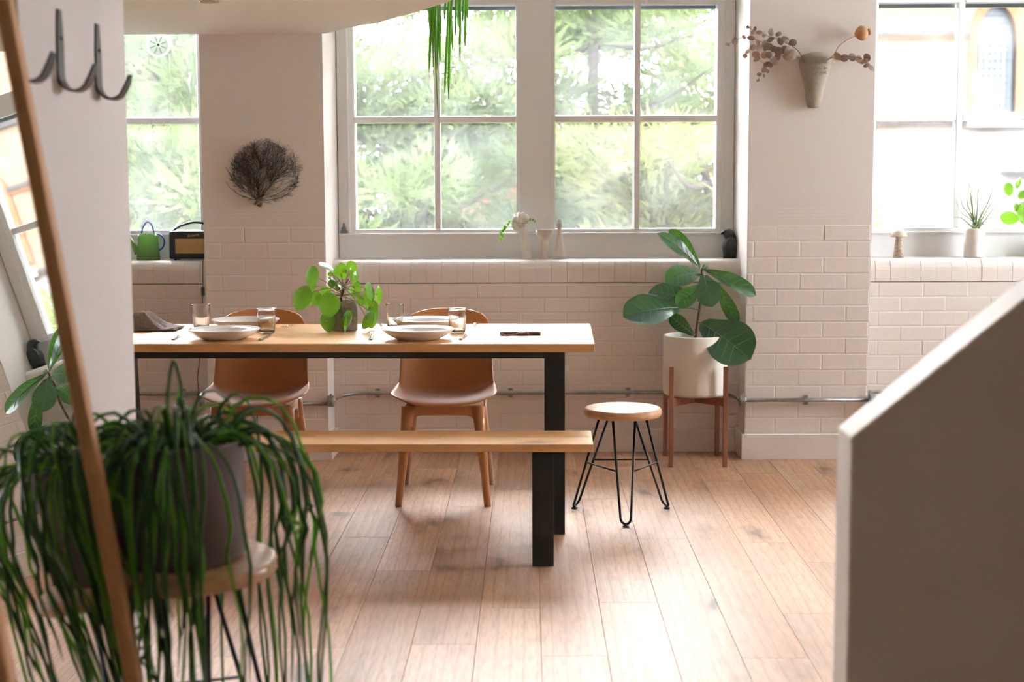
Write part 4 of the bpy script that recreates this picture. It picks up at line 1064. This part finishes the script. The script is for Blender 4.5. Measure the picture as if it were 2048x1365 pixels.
# air plant in a white cup
ab = onsill(1948)
t = thing('ribbed_cup', ab, 'white ribbed ceramic cup holding the air plant', 'cup')
pr = [(0, 0), (.048, 0), (.0515, .004)]
for k in range(14): z = .008 + .0095 * k; pr += [(.0525, z), (.0518, z + .0065)]
pr += [(.0525, .143), (.051, .149), (.0485, .149), (.047, .140), (.046, .125), (0, .123)]
obj('cup', G().lathe(pr, 44), CREAM, t, smooth=True)
AP = thing('air_plant', ab + Vector((0, 0, .124)), 'spiky grey-green air plant in the white ribbed cup', 'plant')
ao = Vector(AP.location)
def apx(cx, cy, d=0.): return atY(1700 + cx / 4.264, 240 + cy / 4.264, SY + d) - ao
tips = [((1070, 495), (1040, 600), 0), ((920, 575), (1010, 540), -.02), ((1125, 730), (1095, 590), -.05), ((940, 615), (960, 730), -.03), ((900, 680), (950, 790), .02), ((875, 835), (930, 830), -.04),
        ((1240, 480), (1190, 680), .02), ((1245, 520), (1160, 740), -.03), ((1310, 615), (1200, 720), .02), ((1450, 690), (1250, 740), -.03), ((1400, 785), (1260, 810), -.05), ((1040, 545), (1000, 700), .03),
        ((1070, 640), (1060, 760), -.06), ((1175, 650), (1130, 760), .0), ((1000, 650), (1020, 770), .05), ((1165, 780), (1130, 840), -.07), ((1180, 905), (1150, 890), -.06), ((990, 905), (1020, 900), -.06)]
for i, (tp_, md, d) in enumerate(tips):
    b_ = apx(1075 + (i % 5 - 2) * 12, 925, d * .2); b_.z = max(b_.z, .002); m_ = apx(*md, d * .7); e_ = apx(*tp_, d)
    pth = smoothpath([b_, b_.lerp(m_, .55) + Vector((0, 0, .006)), m_, e_], 4)
    obj('blade', G().tube(pth, [.0085 * (1 - k / (len(pth) - 1)) ** .7 + .0004 for k in range(len(pth))], 7, flat=.35), AIRLEAF, AP, smooth=True)

# second pilea at the right edge
qb = onsill(2118)
t = thing('small_plant_pot', qb, 'small white pot on the sill past the right edge', 'pot')
obj('pot', G().lathe([(0, 0), (.05, 0), (.055, .11), (.052, .11), (.049, .095)], 30), CERAMIC, t, smooth=True); obj('soil', G().lathe([(.0495, .093), (0, .095)], 20), SOIL, t)
P2 = thing('pilea_seedling', qb + Vector((0, 0, .094)), 'backlit pilea leaves reaching in from the right edge over the sill', 'plant'); po = Vector(P2.location)
for i, (cx, cy, a, b, ang, d) in enumerate(((1345, 590, 55, 38, 80, 0), (1428, 535, 48, 22, 100, .02), (1355, 845, 72, 56, 10, 0), (1475, 790, 95, 60, 85, -.02), (1465, 635, 42, 32, 120, .03), (1412, 745, 40, 20, 90, .03), (1560, 560, 60, 50, 30, 0), (1600, 720, 70, 60, 60, .03), (1640, 860, 70, 50, 10, -.03))):
    P = atY(1700 + cx / 4.264, 240 + cy / 4.264, SY + d); lf, nz = disc_leaf(P, a / 4.264 * KS, b / a, ang, P2, PILEA, 1, po, cup=.15)
    obj('petiole', G().tube(smoothpath([Vector((0, 0, 0)), (P - po) * .5 + Vector((0, 0, .02)), P - po], 4), .0013, 6), PILEASTEM, P2, smooth=True)

# green watering can
wb = onsill(297)
WC = thing('watering_can', wb, 'green glass watering can with blue handles on the left sill', 'watering can')
def wx(cx, cy, d=0.): return atY(240 + cx / 11.378, 430 + cy / 11.378, SY + d) - wb
obj('body', G().lathe([(0, 0), (.058, 0), (.060, .004), (.053, .088), (.0505, .093), (.0525, .098), (.0505, .103), (.0525, .112), (.050, .118), (.049, .136), (.047, .136), (.048, .118), (.049, .09), (.056, .008), (0, .006)], 40), GREENGLASS, WC, smooth=True)
sp0 = wx(410, 880); sp1 = wx(205, 480)
obj('spout', G().tube([sp0, sp0.lerp(sp1, .5), sp1], [.018, .011, .005], 14), GREENGLASS, WC, smooth=True)
obj('handle', G().tube(smoothpath([wx(800, 430), wx(900, 450), wx(990, 530), wx(1010, 640), wx(970, 750), wx(860, 825)], 5), .0042, 9), BLUE, WC, smooth=True)
obj('handle', G().tube(smoothpath([wx(490, 420), wx(520, 290), wx(580, 190), wx(630, 165), wx(690, 190), wx(740, 280), wx(775, 420)], 5), .0042, 9), BLUE, WC, smooth=True)

# portable radio
rp = onsill(338, 7.46)
RD = thing('portable_radio', rp, 'black portable radio with tan speaker cloth half behind the pier', 'radio')
rw, rh, rd = .265, .152, .095
obj('case', G().box(0, rw, 0, rd, .007, rh), RADIOBODY, RD, bevel=.012, seg=3)
gr = obj('grille', G().box(.034, rw - .034, -.003, .004, .036, .112), GRILLE, RD, bevel=.002)
hnd = smoothpath([(.012, rd / 2, rh - .002), (.045, rd / 2, rh + .022), (.11, rd / 2, rh + .042), (.155, rd / 2, rh + .042), (.22, rd / 2, rh + .022), (rw - .012, rd / 2, rh - .002)], 5)
obj('handle', G().tube(hnd, .0065, 8), RADIOBODY, RD, smooth=True)
for x in (.03, rw - .03):
    for y in (.015, rd - .015): obj('foot', G().lathe([(0, 0), (.007, 0), (.007, .008), (0, .008)], 12, (x, y, 0)), BLACK, RD)
def text_mesh(body, size, shear=0., depth=.0006):
    c = bpy.data.curves.new('lettering', 'FONT'); c.body = body; c.size = size; c.shear = shear; c.extrude = depth; c.align_x = 'CENTER'
    o = bpy.data.objects.new('lettering', c); COL.objects.link(o); bpy.context.view_layer.update()
    me = bpy.data.meshes.new_from_object(o.evaluated_get(bpy.context.evaluated_depsgraph_get())); bpy.data.objects.remove(o); return me
lt = obj('logo_lettering', text_mesh('Roberts', .019, .35), GOLD, RD, loc=(.128, -.0012, .124), rot=(pi / 2, -.12, 0))
# radio lead with in-line switch
t = thing('radio_lead', onsill(400, 7.40), 'thin dark power lead hanging down the wall below the radio', 'cable'); lo = Vector(t.location)
def cpx(px, py, d): return atY(px, py, d) - lo
obj('lead', G().tube(smoothpath([cpx(407, 517, 7.415), cpx(406, 524, 7.352), cpx(406, 545, 7.345), cpx(406, 575, 7.345), cpx(405, 600, 7.345), cpx(402, 660, 7.345), cpx(399, 720, 7.345), cpx(395, 755, 7.345), cpx(397, 785, 7.325), cpx(390, 815, 7.335), cpx(383, 840, 7.335), cpx(380, 880, 7.335)], 5), .0022, 6), CABLE, t, smooth=True)
sw = cpx(406, 583, 7.345); obj('switch', G().box(sw.x - .008, sw.x + .008, sw.y - .006, sw.y + .006, sw.z - .022, sw.z + .022), CABLE, t, bevel=.003)
# charger plugged in under the left chair
cb = atY(515, 826, PF - .0)
t = thing('phone_charger', (cb.x, PF, cb.z), 'black charger plug with a short lead on the pier behind the left chair', 'charger')
obj('plug', G().box(-.022, .022, -.024, 0, -.012, .014), BLACK, t, bevel=.003)
obj('lead', G().tube([(0, -.012, -.012), (0, -.012, -.03), (.001, -.01, -.068)], [.004, .0018, .0018], 6), CABLE, t, smooth=True)
obj('adapter', G().box(-.016, .016, -.02, 0, -.09, -.066), mat('grey_green_plastic', (.05, .075, .075), rough=.5), t, bevel=.002)

# round window ventilator with pull cords
vp = atY(317, 90, 7.66); vb = Vector((vp.x, WF + .045, vp.z))
VT = thing('window_ventilator', vb, 'round white plastic ventilator with pull cords on the left window', 'ventilator')
RM = Matrix.Rotation(pi / 2, 4, 'X')
obj('rim', G().lathe([(.052, 0), (.064, 0), (.064, .012), (.058, .016), (.052, .012)], 48, m=RM), VENTPLASTIC, VT, smooth=True)
obj('disc', G().lathe([(0, .005), (.0525, .005), (.0525, .009), (0, .011)], 40, m=RM), VENTPLASTIC, VT, smooth=True)
for k in range(8):
    a = 2 * pi * k / 8 + .35; m_ = RM @ Matrix.Rotation(a, 4, 'Z')
    obj('slot', G().box(.014, .046, -.0022, .0022, .0098, .0118, m_), mat('vent_slot', (.25, .42, .34), rough=.6) if k == 0 else bpy.data.materials['vent_slot'], VT)
obj('hub', G().lathe([(0, .010), (.007, .010), (.006, .017), (0, .018)], 16, m=RM), mat('dark_green_hub', (.03, .06, .055), rough=.4), VT, smooth=True)
def vx(cx, cy): p = atY(cx / 2.731, cy / 2.731, 7.63) - vb; return p
obj('pull_cord', G().tube(smoothpath([vx(820, 300), vx(820, 345), vx(822, 550), vx(830, 700), vx(850, 800), vx(880, 855), vx(930, 850), vx(965, 858)], 5), .0016, 6), STRING, VT, smooth=True)
obj('pull_cord', G().tube(smoothpath([vx(925, 300), vx(928, 480), vx(932, 650), vx(940, 760), vx(945, 850), vx(955, 905), vx(968, 935)], 5), .0016, 6), STRING, VT, smooth=True)

# ================================================================== WALL PIECES
# sea fan
cbp = atY(516, 402, PF - .012); CO = thing('sea_fan', (cbp.x, PF, cbp.z), 'dark branching sea fan mounted on the left pier', 'coral')
rs = random.Random(21); q = G()
def inside(x, z):
    return ((x - .040) / .185) ** 2 + ((z - .138) / .166) ** 2 < rs.uniform(.72, 1.12)
def branch(p, a, L, r_, depth):
    pts = [p]; n = max(2, int(L / .012)); kids = []
    for i in range(n):
        a += rs.gauss(0, .10); a += (pi / 2 - a) * .015
        np_ = pts[-1] + Vector((cos(a) * L / n, 0, sin(a) * L / n)); np_.y = -.010 + .004 * sin(np_.x * 60 + np_.z * 40)
        if depth > 0 and not inside(np_.x, np_.z): break
        pts.append(np_)
        if rs.random() < (.5 if depth < 2 else .34): kids.append((np_.copy(), a))
    if len(pts) < 2: return
    q.tube(pts, [max(r_ * (1 - .55 * k / len(pts)), .00042) for k in range(len(pts))], 4)
    if depth < 4:
        for (kp, ka) in kids:
            branch(kp, ka + rs.choice((-1, 1)) * rs.uniform(.3, .75), L * rs.uniform(.45, .72), max(r_ * .62, .00055), depth + 1)
for a in (.12, .3, .55, .85, 1.1, 1.35, 1.55, 1.75, 2.0, 2.25, 2.5, 2.72, 2.95):
    branch(Vector((rs.uniform(-.006, .006), -.010, .002)), a, rs.uniform(.17, .24), .0019, 0)
obj('fan', q, CORAL, CO)
q = G()
for k in range(9):
    c = Vector((rs.uniform(-.018, .02), -.009, rs.uniform(-.028, .0))); q.ell(tuple(c), (rs.uniform(.006, .011), .008, rs.uniform(.004, .008)), 8, 6)
obj('root', q, HOLD, CO, remesh=.0025)

# stone wall vase: flat back, bulging front, lettered band
vb = atY(1629, 216, PF); VS = thing('wall_vase', (vb.x, PF, vb.z), 'tapered stone wall vase with worn stamped lettering on the right pier', 'vase')
vo = Vector(VS.location)
zs_ = [(0, .022), (.006, .030), (.03, .038), (.07, .042), (.11, .050), (.15, .062), (.185, .072), (.212, .078), (.232, .077), (.248, .069), (.258, .054), (.263, .034)]
rows = []
for z, hw in zs_:
    cxs = -.006 * (1 - z / .257)
    rows.append([(cxs + hw * cos(pi * j / 20), -(.012 + hw * .72) * sin(pi * j / 20) ** .8, z) for j in range(21)])
q = G(); q.grid(rows); q.f.append(tuple(range(20, -1, -1))); n0 = (len(rows) - 1) * 21
q.f.append(tuple(n0 + j for j in range(21)))
obj('body', q, STONE, VS, smooth=True)
INK = mat('worn_stamp', (.19, .155, .125), (.27, .23, .185), scale=120, rough=.9)
lett = G(); rs = random.Random(4)
for rowi, (zc, xa, xb) in enumerate(((.214, -.034, .042), (.188, -.040, .046), (.163, -.030, .040))):
    x = xa
    while x < xb:
        wl = rs.uniform(.003, .0065)
        hwz = .078 if rowi < 1 else (.073 if rowi == 1 else .066)
        for _ in range(2):
            zz = zc + rs.uniform(-.006, .006); xx = x + rs.uniform(0, wl * .5)
            cs = (xx + .0) / hwz; yy = -(.012 + hwz * .72) * (max(0, 1 - cs * cs)) ** .4
            hh = rs.choice((.0045, .0012)); ww = .0009 if hh > .002 else wl * .45
            lett.box(xx - ww, xx + ww, yy - .0012, yy + .003, zz - hh, zz + hh)
        x += wl + rs.choice((.0015, .0015, .0015, .006))
obj('stamped_lettering', lett, INK, VS)

def epx(cx, cy, d=0.): return atY(1440 + cx / 6.024, 20 + cy / 6.024, PF - .045 + d)
KE = 7.1 / FPX / 6.024
branches = [('dried eucalyptus branch reaching highest to the upper left of the wall vase', [(1020, 640), (1005, 590), (930, 480), (800, 400), (640, 330), (470, 280), (335, 205)], .0),
            ('dried eucalyptus branch stretching left across the window reveal', [(1030, 640), (1000, 600), (860, 520), (640, 430), (400, 350), (270, 330), (95, 412)], -.035),
            ('dried eucalyptus branch drooping to the lower left of the wall vase', [(1010, 640), (985, 605), (850, 545), (680, 570), (560, 660), (457, 845)], -.02),
            ('dried eucalyptus branch arching right from the wall vase', [(1275, 640), (1300, 600), (1400, 565), (1595, 560), (1730, 600), (1840, 700)], -.01)]
leaves_e = [(335, 205, 18), (375, 213, 22), (418, 222, 25), (470, 280, 40), (400, 270, 25), (545, 290, 45), (625, 265, 45), (372, 345, 45), (605, 350, 45), (708, 295, 38), (720, 380, 48), (790, 345, 50), (875, 390, 48), (450, 395, 40),
            (530, 395, 40), (400, 455, 38), (340, 505, 38), (300, 555, 28), (480, 460, 50), (540, 440, 50), (590, 440, 45), (430, 545, 50), (450, 600, 45), (540, 545, 45), (590, 540, 40), (640, 480, 45), (700, 500, 55), (780, 480, 50),
            (830, 490, 60), (870, 540, 66), (910, 520, 50), (820, 550, 60), (640, 610, 50), (690, 570, 40), (560, 650, 45), (610, 660, 35), (530, 718, 38), (570, 740, 25), (470, 780, 28), (525, 795, 25), (457, 845, 22), (285, 330, 28),
            (175, 375, 38), (95, 412, 30), (680, 640, 30), (1410, 565, 55), (1500, 575, 48), (1595, 565, 50), (1675, 590, 45), (1765, 575, 48), (1720, 625, 35), (1770, 675, 40), (1830, 695, 42), (1390, 590, 38), (1750, 610, 40)]
BR = []
for lab, pts, d in branches:
    o_ = epx(*pts[0], d); t = thing('eucalyptus_branch', o_, lab, 'branch', 'eucalyptus branches in the wall vase')
    pth = smoothpath([epx(x, y, d) - o_ for x, y in pts], 4); obj('twig', G().tube(pth, [.0022 - .0014 * k / (len(pth) - 1) for k in range(len(pth))], 6), BARK, t, smooth=True)
    BR.append((t, [Vector(p) for p in pth], o_, d))
rs = random.Random(8)
for cx, cy, r_ in leaves_e:
    best = min(BR, key=lambda b: min((epx(cx, cy, b[3]) - b[2] - p).length for p in b[1]))
    dd = min(best[3] + rs.uniform(-.03, .025), .03); P = epx(cx, cy, dd)
    near = min(best[1], key=lambda p: (P - best[2] - p).length)
    lf, nz = disc_leaf(P, r_ * KE, rs.uniform(.55, 1), rs.uniform(0, 180), best[0], EUC if rs.random() < .72 else EUCPALE, rs.choice((-1, 1)), best[2], cup=.2, tip=.05)
    if (P - best[2] - near).length > .008: obj('leaf_stalk', G().tube([near, P - best[2]], .0007, 5), BARK, best[0])
o_ = epx(1290, 640); PP = thing('poppy_head', o_, 'dried poppy seed head on a curved stalk in the wall vase', 'seed head')
pth = smoothpath([epx(1290, 640) - o_, epx(1320, 590) - o_, epx(1380, 530) - o_, epx(1430, 440) - o_, epx(1530, 360) - o_, epx(1650, 300) - o_], 5)
obj('stalk', G().tube(pth, [.0028 - .0008 * k / (len(pth) - 1) for k in range(len(pth))], 7), POPPY, PP, smooth=True)
hc = epx(1705, 280) - o_; R3 = Matrix.Translation(hc) @ Matrix.Rotation(radians(80), 4, 'Y')
obj('capsule', G().lathe([(0, -.034), (.006, -.033), (.021, -.024), (.0325, -.008), (.034, .004), (.029, .018), (.016, .028), (.008, .031)], 20, rib=.05, ribn=10, ribz=(-.03, .027), m=R3), POPPY, PP, smooth=True)
obj('crown', G().lathe([(0, .030), (.009, .030), (.0145, .033), (.015, .042), (.010, .044), (0, .040)], 16, rib=.12, ribn=8, ribz=(.031, .05), m=R3), POPPY, PP, smooth=True)

# ---- galvanised conduit along the window wall
zc1, zc2 = .308, .290
CT = thing('wall_conduit', (0, RF, 0), 'galvanised steel conduit running low along the window wall', 'conduit')
def yy(y): return y - RF
ra, pa = yy(RF - .016), yy(PF - .016)
def cpipe(pts): obj('pipe', G().tube(pts, .0095, 10), GALV, CT, smooth=True)
z2 = .300
cpipe([(-2.5, ra, zc1), (PL0 - .03, ra, zc1)]); cpipe([(PL0 - .012, pa, z2 - .012), (PL1 + .012, pa, z2 - .012)])
cpipe(smoothpath([(PL1 + .028, pa + .01, z2), (PL1 + .032, pa + .07, z2 + .002), (PL1 + .05, ra - .06, zc1 - .004), (PL1 + .12, ra - .004, zc1), (PL1 + .2, ra, zc1), (PL1 + .4, ra, zc1)], 5) + [Vector((PR0 - .4, ra, zc1)), Vector((PR0 - .2, ra, zc1))] +
      smoothpath([(PR0 - .12, ra - .004, zc1), (PR0 - .05, ra - .06, zc1 - .004), (PR0 - .032, pa + .07, z2 + .002), (PR0 - .028, pa + .01, z2)], 5))
cpipe([(PR0 - .012, pa, z2), (PR1 + .012, pa, z2)]); cpipe(smoothpath([(PR1 + .028, pa + .01, z2 + .01), (PR1 + .05, ra - .06, zc1), (PR1 + .12, ra, zc1), (2.75, ra, zc1)], 6))
for x in (PL0 - .018, PL1 + .016, PR0 - .016, PR1 + .018):
    e = obj('elbow_box', G().lathe([(0, -.016), (.027, -.016), (.029, -.012), (.029, .012), (.027, .016), (0, .016)], 28, m=Matrix.Translation((x, pa - .002, z2)) @ Matrix.Rotation(pi / 2, 4, 'Y')), GALV, CT, smooth=False)
    obj('screw', G().lathe([(0, 0), (.005, 0), (.005, .008), (0, .008)], 10, (x, pa - .002, z2 + .028)), GALV, e)
for x, y, z in ((-2.05, ra, zc1), (-1.78, ra, zc1), (-.78, ra, zc1), (-.1, ra, zc1), (.16, ra, zc1), (.5, ra, zc1), (1.365, pa, z2), (-1.2, pa, z2 - .012), (2.2, ra, zc1)):
    c = obj('clamp', G().box(x - .012, x + .012, y + .006, y + .0155, z - .024, z + .024).tube([(x - .010, y, z), (x + .010, y, z)], .0118, 12), GALV, CT)
    for s in (-1, 1): obj('screw', G().ell((x, y + .005, z + s * .0185), (.003, .002, .003), 8, 5), IRON, c)

# recessed downlight under the mezzanine
dl = atZ(418, 3, 2.1); t = thing('downlight', (dl.x, dl.y, 2.1), 'small recessed downlight under the mezzanine', 'light')
obj('trim', G().lathe([(.028, 0), (.042, 0), (.041, -.003), (.030, -.004), (.028, 0)], 32), STEEL, t, smooth=True)
obj('lens', G().lathe([(0, -.001), (.0285, -.001), (.0285, -.0005), (0, -.0004)], 24), mat('frosted_lens', (.55, .53, .5), rough=.4), t)
